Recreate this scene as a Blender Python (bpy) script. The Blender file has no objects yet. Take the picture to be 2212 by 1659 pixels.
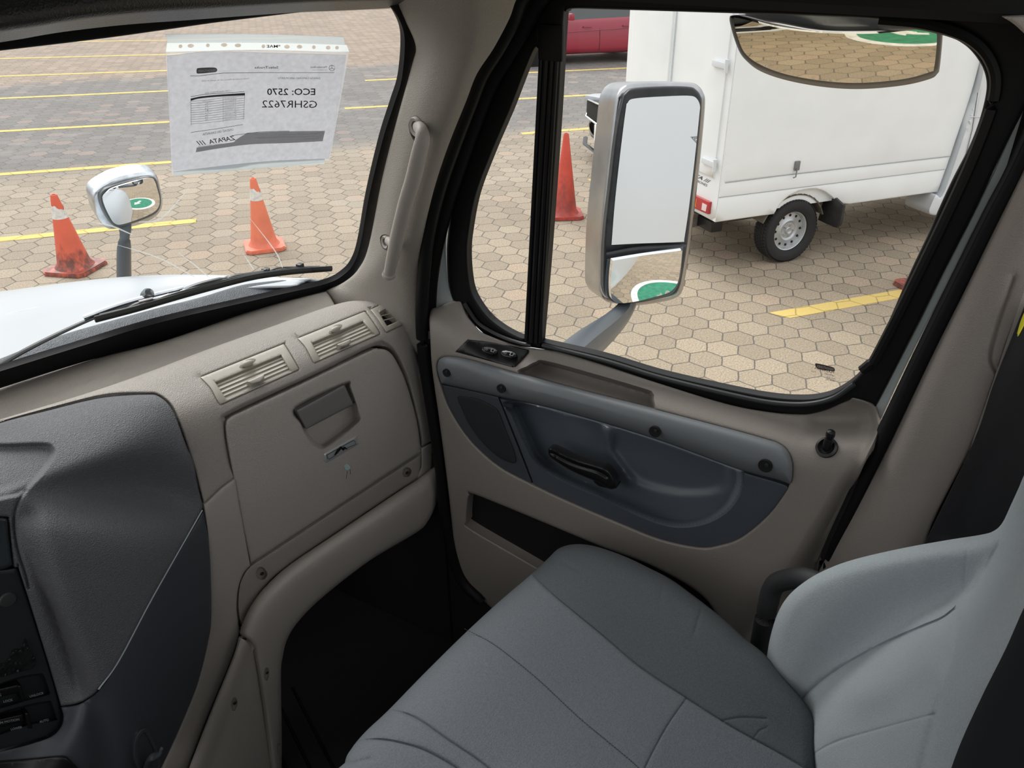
import bpy, bmesh, math, random
import numpy as np
from mathutils import Vector, Matrix
from mathutils.bvhtree import BVHTree
from mathutils.geometry import delaunay_2d_cdt
random.seed(7)
SC = bpy.context.scene
COL = SC.collection
# ------------------------------------------------------------------ camera
F, PITCH, ROLL, H, YAW = 1713.0, .525, .014, 2.7, math.radians(62)
CX, CY = 1106 + 73.6, 829.5 - 4.0
def _rot():
    c, s = math.cos(ROLL), math.sin(ROLL); A = np.array([[c, -s, 0], [s, c, 0], [0, 0, 1]])
    a = math.pi / 2 - PITCH; c, s = math.cos(a), math.sin(a); B = np.array([[1, 0, 0], [0, c, -s], [0, s, c]])
    c, s = math.cos(-YAW), math.sin(-YAW); Z = np.array([[c, -s, 0], [s, c, 0], [0, 0, 1]])
    return Z @ B @ A
RM = _rot(); CAM = np.array([0, 0, H])
cam = bpy.data.cameras.new('camera'); camo = bpy.data.objects.new('camera', cam); COL.objects.link(camo)
camo.matrix_world = Matrix.Translation(Vector(CAM)) @ Matrix(RM.tolist()).to_4x4()
cam.sensor_width = 36; cam.lens = 36 * F / 2212; cam.shift_x = -73.6 / 2212; cam.shift_y = -4.0 / 2212
cam.clip_start = .02; cam.clip_end = 300
SC.camera = camo
# ------------------------------------------------------------------ world, sun, exposure
w = bpy.data.worlds.new('overcast_sky'); SC.world = w; w.use_nodes = True
nt = w.node_tree; bg = nt.nodes['Background']
tc = nt.nodes.new('ShaderNodeTexCoord'); sp = nt.nodes.new('ShaderNodeSeparateXYZ'); rp = nt.nodes.new('ShaderNodeValToRGB')
nt.links.new(tc.outputs['Generated'], sp.inputs[0]); nt.links.new(sp.outputs['Z'], rp.inputs[0]); nt.links.new(rp.outputs[0], bg.inputs[0])
rp.color_ramp.elements[0].color = (.55, .56, .57, 1); rp.color_ramp.elements[0].position = 0
rp.color_ramp.elements[1].color = (1, 1.0, 1.01, 1); rp.color_ramp.elements[1].position = .45
bg.inputs[1].default_value = 1.15
sun = bpy.data.lights.new('sun', 'SUN'); sun.energy = 2.2; sun.angle = math.radians(40); sun.color = (1, .98, .95)
suno = bpy.data.objects.new('sun', sun); COL.objects.link(suno); suno.rotation_euler = (math.radians(-42), math.radians(22), 0)
SC.view_settings.view_transform = 'Standard'; SC.view_settings.look = 'None'
SC.view_settings.gamma = 1; SC.view_settings.use_curve_mapping = False
SC.view_settings.exposure = .25
# ------------------------------------------------------------------ picture <-> place
def ray(x, y): return RM @ np.array([(x - CX) / F, -(y - CY) / F, -1.0])
def proj(p):
    q = RM.T @ (np.array(p, float) - CAM); return (CX - F * q[0] / q[2], CY + F * q[1] / q[2])
def onp(x, y, n, d):
    r = ray(x, y); n = np.array(n, float); return CAM + (d - n @ CAM) / (n @ r) * r
NS = np.array([-math.sin(math.radians(14)), -math.cos(math.radians(14)), 0])
def pt(x, y, m, v):
    if m == 'x': return onp(x, y, (1, 0, 0), v)
    if m == 'y': return onp(x, y, (0, 1, 0), v)
    if m == 'z': return onp(x, y, (0, 0, 1), v)
    if m == 's': return onp(x, y, NS, v)
    r = ray(x, y)
    if m == 'h': return CAM + r * v / np.hypot(r[0], r[1])
    if m == 't': return CAM + r * v / np.linalg.norm(r)
def crom(P, n, ends=True):
    P = np.array(P, float); out = []
    Q = np.vstack([2 * P[0] - P[1], P, 2 * P[-1] - P[-2]])
    for i in range(1, len(Q) - 2):
        for k in range(n):
            t = k / n; a, b, c, d = Q[i - 1], Q[i], Q[i + 1], Q[i + 2]
            out.append(.5 * (2 * b + (c - a) * t + (2 * a - 5 * b + 4 * c - d) * t * t + (3 * b - a - 3 * c + d) * t ** 3))
    out.append(P[-1]); return np.array(out)
class Surf:
    """smooth sheet through control points, met by sight lines"""
    def __init__(s, rows, n=8, grid=None, ext=.15):
        if grid is None:
            R = [np.array([pt(*q) if isinstance(q[2], str) else np.array(q, float) for q in r]) for r in rows]
            R = [crom(r, n) for r in R]; Gd = np.array(R)
            Gd = np.array([crom(Gd[:, j], n) for j in range(Gd.shape[1])]).transpose(1, 0, 2)
        else: Gd = np.array(grid, float)
        def e(a, b):
            d = a - b; l = np.linalg.norm(d, axis=-1, keepdims=True) + 1e-9; return a + d / l * ext
        if ext:
            Gd = np.concatenate([e(Gd[:1], Gd[1:2]), Gd, e(Gd[-1:], Gd[-2:-1])], 0)
            Gd = np.concatenate([e(Gd[:, :1], Gd[:, 1:2]), Gd, e(Gd[:, -1:], Gd[:, -2:-1])], 1)
        s.G = Gd; a, b = Gd.shape[:2]
        V = [Vector(v) for v in Gd.reshape(-1, 3)]
        Fc = [(i * b + j, i * b + j + 1, (i + 1) * b + j + 1, (i + 1) * b + j) for i in range(a - 1) for j in range(b - 1)]
        s.t = BVHTree.FromPolygons(V, Fc)
        # smoothed normals
        N = np.cross(np.gradient(Gd, axis=0), np.gradient(Gd, axis=1)); N /= np.linalg.norm(N, axis=-1, keepdims=True) + 1e-12
        s.N = N.reshape(-1, 3); s.F = Fc; s.P = Gd.reshape(-1, 3); s.m = Gd.reshape(-1, 3).mean(0)
    def _n(s, loc, fi, d):
        f = s.F[fi]; w = np.array([1 / (1e-5 + np.linalg.norm(s.P[k] - loc)) for k in f]); n = (s.N[list(f)] * w[:, None]).sum(0)
        n /= np.linalg.norm(n) + 1e-12
        return -n if n @ d > 0 else n
    def hit(s, x, y):
        r = ray(x, y); d = r / np.linalg.norm(r)
        loc, nn, fi, t = s.t.ray_cast(Vector(CAM), Vector(d))
        if loc is None:
            t0 = np.linalg.norm(s.m - CAM)
            for _ in range(6):
                loc, nn, fi, _d = s.t.find_nearest(Vector(CAM + d * t0)); t0 = max(.2, (np.array(loc) - CAM) @ d)
            return d, t0, s._n(np.array(loc), fi, d)
        return d, t, s._n(np.array(loc), fi, d)
class Plane:
    def __init__(s, p, n):
        s.p = np.array(p, float); s.n = np.array(n, float); s.n /= np.linalg.norm(s.n)
    def hit(s, x, y):
        r = ray(x, y); d = r / np.linalg.norm(r); t = (s.p - CAM) @ s.n / (d @ s.n)
        return d, t, (-s.n if s.n @ d > 0 else s.n)
def at(surf, x, y, h=0.0):
    d, t, n = surf.hit(x, y); return CAM + d * (t - h / max(.3, abs(n @ d)))
# ------------------------------------------------------------------ materials
def hexc(*c):
    def f(v):
        v /= 255; return v / 12.92 if v <= .04045 else ((v + .055) / 1.055) ** 2.4
    return tuple(f(v) for v in c) + (1,)
MATS = {}
def mat(name, col, rough=.6, metal=0, bump=None, spec=.5, var=None, coat=0, emit=None, alpha=None):
    """bump=(scale, strength, kind) ; var=(scale, amount)"""
    if name in MATS: return MATS[name]
    m = bpy.data.materials.new(name); m.use_nodes = True; MATS[name] = m; t = m.node_tree; N = t.nodes; L = t.links
    b = N['Principled BSDF']; b.inputs['Base Color'].default_value = tuple(col[:3]) + (1,)
    b.inputs['Roughness'].default_value = rough; b.inputs['Metallic'].default_value = metal
    b.inputs['Specular IOR Level'].default_value = spec; b.inputs['Coat Weight'].default_value = coat
    tcn = N.new('ShaderNodeTexCoord')
    if var:
        nz = N.new('ShaderNodeTexNoise'); nz.inputs['Scale'].default_value = var[0]; nz.inputs['Detail'].default_value = 6; L.new(tcn.outputs['Object'], nz.inputs[0])
        mr = N.new('ShaderNodeMapRange'); mr.inputs[1].default_value = .3; mr.inputs[2].default_value = .7
        mr.inputs[3].default_value = 1 - var[1]; mr.inputs[4].default_value = 1 + var[1]; L.new(nz.outputs[0], mr.inputs[0])
        mx = N.new('ShaderNodeVectorMath'); mx.operation = 'SCALE'; mx.inputs[0].default_value = col[:3]; L.new(mr.outputs[0], mx.inputs['Scale']); L.new(mx.outputs[0], b.inputs['Base Color'])
    if bump:
        sc, st, kind = bump
        if kind == 'grain':
            tx = N.new('ShaderNodeTexVoronoi'); tx.inputs['Scale'].default_value = sc; tx.feature = 'SMOOTH_F1'; out = tx.outputs['Distance']
            nz2 = N.new('ShaderNodeTexNoise'); nz2.inputs['Scale'].default_value = sc * .5; L.new(tcn.outputs['Object'], nz2.inputs[0])
            mxv = N.new('ShaderNodeVectorMath'); mxv.operation = 'MULTIPLY_ADD'; mxv.inputs[1].default_value = (1.2 / sc,) * 3; L.new(nz2.outputs['Color'], mxv.inputs[0]); L.new(tcn.outputs['Object'], mxv.inputs[2])
            L.new(mxv.outputs[0], tx.inputs['Vector'])
        elif kind == 'weave':
            tx = N.new('ShaderNodeTexChecker'); tx.inputs['Scale'].default_value = sc; out = tx.outputs['Fac']; L.new(tcn.outputs['Object'], tx.inputs['Vector'])
        else:
            tx = N.new('ShaderNodeTexNoise'); tx.inputs['Scale'].default_value = sc; tx.inputs['Detail'].default_value = 4; out = tx.outputs[0]; L.new(tcn.outputs['Object'], tx.inputs['Vector'])
        bp = N.new('ShaderNodeBump'); bp.inputs['Strength'].default_value = st; bp.inputs['Distance'].default_value = .0016
        L.new(out, bp.inputs['Height']); L.new(bp.outputs[0], b.inputs['Normal'])
    if emit: b.inputs['Emission Color'].default_value = emit; b.inputs['Emission Strength'].default_value = 1
    if alpha is not None: b.inputs['Alpha'].default_value = alpha
    return m
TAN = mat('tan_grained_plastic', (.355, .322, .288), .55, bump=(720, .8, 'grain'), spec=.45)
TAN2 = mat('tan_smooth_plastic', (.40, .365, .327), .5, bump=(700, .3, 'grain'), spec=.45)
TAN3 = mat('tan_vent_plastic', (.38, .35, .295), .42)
DTAN = mat('tan_shaded_plastic', (.27, .24, .212), .5, bump=(700, .3, 'grain'), spec=.45)  # same tan plastic, darkened to put door and pillar shade into the colour
BON = mat('bonnet_white_paint', (.46, .49, .515), .35, coat=.15)
BRN = mat('brown_plastic', (.17, .158, .152), .45)
PIL = mat('beige_pillar_vinyl', (.33, .30, .26), .6, bump=(700, .6, 'grain'))
GRY = mat('charcoal_grained_vinyl', (.115, .117, .123), .66, bump=(620, .9, 'grain'))
NVY = mat('dark_slate_plastic', (.055, .062, .072), .45, bump=(900, .15, 'noise'))
ARM = mat('slate_woven_plastic', (.16, .172, .182), .45, bump=(420, .35, 'weave'))
ARM2 = mat('dark_slate_woven_plastic', (.07, .08, .095), .45, bump=(420, .25, 'weave'))
CUP = mat('slate_satin_plastic', (.105, .122, .142), .36)
BLK = mat('black_rubber', (.006, .006, .006), .5, spec=.25)
BLK2 = mat('black_satin_plastic', (.009, .009, .010), .32, spec=.4)
SEAL = mat('black_seal', (.004, .004, .005), .6, spec=.2)
FELT = mat('dark_felt', (.015, .016, .017), .95, bump=(300, .5, 'noise'))
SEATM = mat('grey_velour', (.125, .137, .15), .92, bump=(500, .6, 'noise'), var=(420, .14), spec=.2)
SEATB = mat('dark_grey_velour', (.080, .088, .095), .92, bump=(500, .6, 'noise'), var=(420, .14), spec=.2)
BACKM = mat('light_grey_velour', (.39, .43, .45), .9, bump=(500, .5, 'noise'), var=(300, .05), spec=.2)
STITCH = mat('dark_thread', (.02, .02, .022), .8)
CHR = mat('chrome', (.85, .87, .88), .08, 1)
CHR2 = mat('worn_chrome', (.62, .66, .70), .25, 1, var=(30, .25))
WHT = mat('white_paint', (.66, .69, .72), .3, coat=.2)
WHT2 = mat('white_panel_paint', (.84, .87, .88), .35, var=(3, .03))
PALE = mat('pale_green_white_paint', (.78, .86, .85), .35)
SIL = mat('silver_metal', (.55, .56, .56), .3, .7)
MIRR = mat('mirror_silver', (.86, .87, .88), .015, 1)
MIRR2 = mat('tinted_mirror', (.62, .56, .44), .03, 1)
STRIP = mat('grey_mirror_arm', (.085, .10, .115), .35)
DARKIN = mat('shadow_black', (.004, .004, .004), .8)
HEAD = mat('dark_headliner', (.014, .014, .014), .7, spec=.2)
# ------------------------------------------------------------------ objects
WL = {}
def tag(o, label=None, cat=None, group=None, kind=None):
    if label: o['label'] = label
    if cat: o['category'] = cat
    if group: o['group'] = group
    if kind: o['kind'] = kind
    return o
def empty(name, loc, label=None, cat=None, group=None, kind=None):
    o = bpy.data.objects.new(name, None); COL.objects.link(o); o.empty_display_size = .05
    o.location = [float(v) for v in loc]; WL[o] = np.array(loc, float); return tag(o, label, cat, group, kind)
def link(name, V, Fc, m, parent=None, smooth=True, label=None, org=None, mats=None, mi=None):
    V = np.array(V, float).reshape(-1, 3)
    if parent is not None: o0 = WL[parent]
    elif org is not None: o0 = np.array(org, float)
    else: o0 = np.array([(V[:, 0].min() + V[:, 0].max()) / 2, (V[:, 1].min() + V[:, 1].max()) / 2, V[:, 2].min()])
    me = bpy.data.meshes.new(name); me.from_pydata((V - o0).tolist(), [], [tuple(int(i) for i in f) for f in Fc]); me.update()
    me.materials.append(m)
    if mats:
        for q in mats: me.materials.append(q)
        me.polygons.foreach_set('material_index', mi)
    me.polygons.foreach_set('use_smooth', [smooth] * len(me.polygons))
    o = bpy.data.objects.new(name, me); COL.objects.link(o); WL[o] = o0
    if parent is not None: o.parent = parent
    else: o.location = o0.tolist()
    if label: o['label'] = label
    return o
class G:
    def __init__(s): s.V = []; s.F = []; s.M = []; s.cur = 0
    def add(s, V, Fc):
        s.M += [s.cur] * len(Fc); b = len(s.V); s.V += [np.array(v, float) for v in V]; s.F += [tuple(i + b for i in f) for f in Fc]; return s
    def box(s, c, d, R=None, bev=0, seg=2):
        bm = bmesh.new(); bmesh.ops.create_cube(bm, size=1)
        for v in bm.verts: v.co = Vector((v.co.x * d[0], v.co.y * d[1], v.co.z * d[2]))
        if bev: bmesh.ops.bevel(bm, geom=bm.edges[:], offset=bev, segments=seg, profile=.7, affect='EDGES')
        return s.bm(bm, c, R)
    def bm(s, bm, c=(0, 0, 0), R=None):
        bm.verts.index_update(); R = np.eye(3) if R is None else np.array(R)
        s.add([R @ np.array(v.co) + np.array(c) for v in bm.verts], [[v.index for v in f.verts] for f in bm.faces]); bm.free(); return s
    def lathe(s, prof, c=(0, 0, 0), R=None, n=32, cap=True):
        """prof [(r, z)] round local z"""
        R = np.eye(3) if R is None else np.array(R); V = []
        for r, z in prof:
            for k in range(n): a = 2 * math.pi * k / n; V.append(R @ np.array([r * math.cos(a), r * math.sin(a), z]) + np.array(c))
        Fc = [(i * n + k, i * n + (k + 1) % n, (i + 1) * n + (k + 1) % n, (i + 1) * n + k) for i in range(len(prof) - 1) for k in range(n)]
        if cap and prof[0][0] > 1e-4: Fc.append(tuple(range(n))[::-1])
        if cap and prof[-1][0] > 1e-4: Fc.append(tuple((len(prof) - 1) * n + k for k in range(n)))
        return s.add(V, Fc)
    def tube(s, P, r, n=12, flat=1.0, up=(0, 0, 1), cap=True, sec=None):
        P = np.array(P, float); m = len(P); r = np.full(m, r) if np.isscalar(r) else np.interp(np.linspace(0, 1, m), np.linspace(0, 1, len(r)), r)
        V = []; T = np.gradient(P, axis=0); T /= np.linalg.norm(T, axis=1, keepdims=True) + 1e-12
        u = np.array(up, float); ns = n if sec is None else len(sec)
        for i in range(m):
            a = np.cross(u, T[i]); a /= np.linalg.norm(a) + 1e-12; b = np.cross(T[i], a)
            for k in range(ns):
                if sec is None: an = 2 * math.pi * k / n; q = (math.cos(an), math.sin(an) * flat)
                else: q = sec[k]
                V.append(P[i] + a * q[0] * r[i] + b * q[1] * r[i])
        Fc = [(i * ns + k, i * ns + (k + 1) % ns, (i + 1) * ns + (k + 1) % ns, (i + 1) * ns + k) for i in range(m - 1) for k in range(ns)]
        if cap: Fc += [tuple(range(ns))[::-1], tuple((m - 1) * ns + k for k in range(ns))]
        return s.add(V, Fc)
    def prism(s, poly, O, U, Vv, N, z0, z1):
        """poly in (u, v) extruded along N"""
        n = len(poly); O, U, Vv, N = map(lambda q: np.array(q, float), (O, U, Vv, N))
        a = [O + U * u + Vv * v + N * z0 for u, v in poly]; b = [O + U * u + Vv * v + N * z1 for u, v in poly]
        return s.add(a + b, [tuple(range(n)), tuple(range(2 * n - 1, n - 1, -1))] + [(k, (k + 1) % n, n + (k + 1) % n, n + k) for k in range(n)])
    def link(s, name, m, parent=None, smooth=True, label=None, org=None, mats=None):
        o = link(name, s.V, s.F, m, parent, smooth, label, org, mats, s.M if mats else None)
        if smooth: autosmooth(o)
        return o
def autosmooth(o, ang=38):
    me = o.data; bm = bmesh.new(); bm.from_mesh(me); bmesh.ops.recalc_face_normals(bm, faces=bm.faces[:]); lim = math.radians(ang)
    for e in bm.edges:
        if len(e.link_faces) == 2 and e.calc_face_angle(0) > lim: e.smooth = False
    bm.to_mesh(me); bm.free()
def Rz(a): c, s = math.cos(a), math.sin(a); return np.array([[c, -s, 0], [s, c, 0], [0, 0, 1]])
def frame(n, up=(0, 0, 1)):
    n = np.array(n, float); n /= np.linalg.norm(n); u = np.cross(up, n); u /= np.linalg.norm(u); v = np.cross(n, u)
    return np.array([u, v, n]).T
# ------------------------------------------------------------------ panels traced on sheets
def spl(P, closed=True, n=6):
    """smooth line; a doubled point is a corner"""
    P = [tuple(p) for p in P]; runs = []; cor = [i for i in range(len(P)) if P[i] == P[(i + 1) % len(P)]] if closed else []
    if closed and not cor:
        Q = np.array(P, float); m = len(Q); out = []
        for i in range(m):
            a, b, c, d = Q[i - 1], Q[i], Q[(i + 1) % m], Q[(i + 2) % m]
            for k in range(n):
                t = k / n; out.append(.5 * (2 * b + (c - a) * t + (2 * a - 5 * b + 4 * c - d) * t * t + (3 * b - a - 3 * c + d) * t ** 3))
        return np.array(out)
    if closed:
        P = P[cor[0] + 1:] + P[:cor[0] + 1]
    cur = [P[0]]; out = []
    for p in P[1:]:
        if p == cur[-1]:
            if len(cur) > 1: runs.append(cur)
            cur = [p]
        else: cur.append(p)
    if closed: cur.append(P[0])
    if len(cur) > 1: runs.append(cur)
    for r in runs:
        q = crom(r, n) if len(r) > 2 else np.array(r, float)
        out += list(q[:-1])
    if not closed: out.append(np.array(runs[-1][-1], float))
    return np.array(out)
def resamp(P, step, closed=True):
    P = np.array(P, float); Q = np.vstack([P, P[:1]]) if closed else P; out = []
    for a, b in zip(Q[:-1], Q[1:]):
        l = np.linalg.norm(b - a); k = max(1, int(round(l / step)))
        if l < 1e-6: continue
        for i in range(k): out.append(a + (b - a) * i / k)
    if not closed: out.append(Q[-1])
    # drop crowded points
    res = [out[0]]
    for p in out[1:]:
        if np.linalg.norm(p - res[-1]) > step * .25: res.append(p)
    if closed and np.linalg.norm(res[-1] - res[0]) < step * .25: res.pop()
    return np.array(res)
def inside(P, X):
    x, y = X[:, 0], X[:, 1]; c = np.zeros(len(X), bool); n = len(P)
    for i in range(n):
        a, b = P[i], P[i - 1]
        if a[1] == b[1]: continue
        c ^= ((a[1] > y) != (b[1] > y)) & (x < (b[0] - a[0]) * (y - a[1]) / (b[1] - a[1]) + a[0])
    return c
def dist(P, X, closed=True):
    P = np.array(P, float); A = P; B = np.roll(P, -1, 0)
    if not closed: A, B = P[:-1], P[1:]
    d = np.full(len(X), 1e9)
    for a, b in zip(A, B):
        ab = b - a; t = np.clip(((X - a) @ ab) / (ab @ ab + 1e-12), 0, 1); d = np.minimum(d, np.linalg.norm(X - a - t[:, None] * ab, axis=1))
    return d
def sdf(P, X): return np.where(inside(P, X), -1, 1) * dist(P, X)
def sstep(x, a, b):
    t = np.clip((x - a) / (b - a), 0, 1); return t * t * (3 - 2 * t)
def cup(poly, depth, wd, soft=None):
    """hollow (depth>0) or swell (depth<0) inside a traced line; wall wd picture-px wide"""
    P = spl(poly); f = lambda X: -depth * sstep(-sdf(P, X), -wd * .3, wd * .7)
    f.pts = rails(P, [-wd * .5, -wd * .3, -wd * .1, wd * .1, wd * .3, wd * .5, wd * .7, wd * .9], max(3, min(wd * .4, 5)), True); return f
def rails(P, offs, step, closed):
    Q = resamp(P, step, closed); t = (np.roll(Q, -1, 0) - np.roll(Q, 1, 0)) if closed else np.gradient(Q, axis=0); t /= np.linalg.norm(t, axis=1, keepdims=True) + 1e-9; n = np.stack([-t[:, 1], t[:, 0]], 1)
    if closed:
        a = .5 * np.sum(Q[:, 0] * np.roll(Q[:, 1], -1) - Q[:, 1] * np.roll(Q[:, 0], -1))
        if a < 0: n = -n
    out = []
    for o in offs:
        R_ = Q + n * o
        if closed and o: R_ = R_[dist(Q, R_) > abs(o) * .9]
        out.append(R_)
    return np.vstack(out)
def groove(line, depth, wd, smooth=True):
    P = spl(line, False) if smooth else np.array(line, float); f = lambda X: -depth * np.exp(-(dist(P, X, False) / wd) ** 2)
    k = max(wd, 1.2); f.pts = rails(P, [-2.2 * k, -1.1 * k, -.5 * k, 0, .5 * k, 1.1 * k, 2.2 * k], max(4, k * 1.2), False); return f
def panel(name, outline, surf, m, parent=None, lift=0., thick=.012, r=.003, holes=(), res=14, relief=(), label=None, raw=False, org=None, wall=None, rpx=None):
    mpp = np.linalg.norm(at(surf, *np.mean(outline, 0)) - CAM) / F
    O = resamp(np.array(outline, float) if raw else spl(outline), max(3, res * .6)); Hs = [resamp(spl(h), max(3, res * .5)) for h in holes]
    rp_ = rpx if rpx else r / mpp
    loops = [O] + Hs; pts = []; edges = []
    for Lp in loops:
        b = len(pts); pts += list(Lp); edges += [(b + i, b + (i + 1) % len(Lp)) for i in range(len(Lp))]
    nb = len(pts); extra = []
    mn, mx = O.min(0), O.max(0)
    gx = np.arange(mn[0], mx[0], res); gy = np.arange(mn[1], mx[1], res * .87)
    gp = np.array([(x + (res / 2 if j % 2 else 0), y) for j, y in enumerate(gy) for x in gx]) if len(gx) and len(gy) else np.zeros((0, 2))
    def dall(X):
        d = dist(O, X)
        for h in Hs: d = np.minimum(d, dist(h, X))
        return d
    def ok(X):
        k = inside(O, X)
        for h in Hs: k &= ~inside(h, X)
        return k
    if len(gp):
        for f in relief:
            if hasattr(f, 'pts'):
                Fp = f.pts; keepf = ok(Fp); Fp = Fp[keepf]; Fp = Fp[dall(Fp) > 1.] if len(Fp) else Fp; extra += list(Fp)
                if len(Fp) and len(gp):
                    lo, hi = Fp.min(0) - res, Fp.max(0) + res; near = ((gp > lo) & (gp < hi)).all(1); idx = np.where(near)[0]
                    if len(idx): dm = np.array([np.min(((Fp - gp[i]) ** 2).sum(1)) for i in idx]); gp = np.delete(gp, idx[dm < (res * .45) ** 2], 0)
        k = ok(gp); gp = gp[k]; gp = gp[dall(gp) > max(rp_ * 1.15, res * .35)] if len(gp) else gp; extra += list(gp)
    if rp_ > .6:
        for fr in ((.12, .35, .68, 1.) if rp_ > 4 else (.3, 1.)):
            dd = rp_ * fr
            for Lp in loops:
                t = np.roll(Lp, -1, 0) - np.roll(Lp, 1, 0); t /= np.linalg.norm(t, axis=1, keepdims=True) + 1e-9; nn = np.stack([-t[:, 1], t[:, 0]], 1)
                for sg in (1, -1):
                    Q = Lp + nn * dd * sg; kk = ok(Q)
                    if kk.any(): Q = Q[kk]; Q = Q[dall(Q) > dd * .93]; extra += list(Q)
    allp = np.array(pts + extra)
    vs, es, fs, ov, oe, of = delaunay_2d_cdt([Vector(p) for p in allp], edges, [], 0, 1e-4)
    V2 = np.array([(v.x, v.y) for v in vs]); T = np.array([list(f) for f in fs if len(f) == 3])
    cen = V2[T].mean(1); T = T[ok(cen)]
    d = dall(V2); h = np.full(len(V2), float(lift))
    q = np.clip(1 - d / max(rp_, 1e-6), 0, 1); h -= r * (1 - np.sqrt(np.clip(1 - q * q, 0, 1)))
    for f in relief: h += f(V2)
    V3 = np.zeros((len(V2), 3)); N3 = np.zeros((len(V2), 3)); used = set(T.flatten().tolist())
    for i in range(len(V2)):
        if i in used:
            dd, t, n = surf.hit(*V2[i]); V3[i] = CAM + dd * (t - h[i] / max(.3, abs(n @ dd))); N3[i] = n
    # turn faces to the viewer
    Fc = []
    a, b, c = V3[T[:, 0]], V3[T[:, 1]], V3[T[:, 2]]; fn = np.cross(b - a, c - a); sgn = (fn * (CAM - a)).sum(1)
    for k, tr in enumerate(T): Fc.append(tuple(tr) if sgn[k] > 0 else tuple(tr[::-1]))
    # walls
    cnt = {}
    for f in Fc:
        for i in range(3): e = (f[i], f[(i + 1) % 3]); cnt[e] = cnt.get(e, 0) + 1
    V3 = list(V3); mp = {}
    for (i, j) in list(cnt):
        if (j, i) not in cnt:
            for k in (i, j):
                if k not in mp: mp[k] = len(V3); V3.append(V3[k] - (N3[k] if wall is None else np.array(wall)) * thick)
            Fc.append((j, i, mp[i], mp[j]))
    V3 = np.array(V3); keep = sorted(used | set(mp.values())); re = {k: i for i, k in enumerate(keep)}
    o = link(name, V3[keep], [tuple(re[i] for i in f) for f in Fc], m, parent, True, label, org)
    autosmooth(o, 50); return o
def line3(surf, P, h=0., n=6, step=None, smooth=True):
    Q = spl(P, False, n) if smooth and len(P) > 2 else resamp(P, step or 12, False)
    return np.array([at(surf, x, y, h) for x, y in Q])
_fonts = {}
def text2d(s, bold=False):
    cu = bpy.data.curves.new('t', 'FONT'); cu.body = s; cu.resolution_u = 2
    if bold: cu.offset = .012
    o = bpy.data.objects.new('t', cu); COL.objects.link(o); dg = bpy.context.evaluated_depsgraph_get(); me = bpy.data.meshes.new_from_object(o.evaluated_get(dg))
    V = np.array([v.co[:2] for v in me.vertices]); Fc = [tuple(p.vertices) for p in me.polygons]
    bpy.data.objects.remove(o); bpy.data.curves.remove(cu); bpy.data.meshes.remove(me); return V, Fc
def letters(name, s, surf, L, Rr, hpx, m, parent, bold=False, h=.0006, shear=0):
    """writing from picture point L (start) to Rr (end), letters hpx tall"""
    V, Fc = text2d(s, bold)
    if len(V) == 0: return None
    x0, x1 = V[:, 0].min(), V[:, 0].max(); hh = .7
    L = np.array(L, float); Rr = np.array(Rr, float); d = Rr - L; u = d / np.linalg.norm(d); up = np.array([-u[1], u[0]]);
    if up[1] > 0: up = -up
    P = [L + d * (v[0] - x0) / (x1 - x0) + up * v[1] / hh * hpx + u * shear * v[1] / hh * hpx for v in V]
    return link(name, [at(surf, *p, h) for p in P], Fc, m, parent, False)
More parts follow.
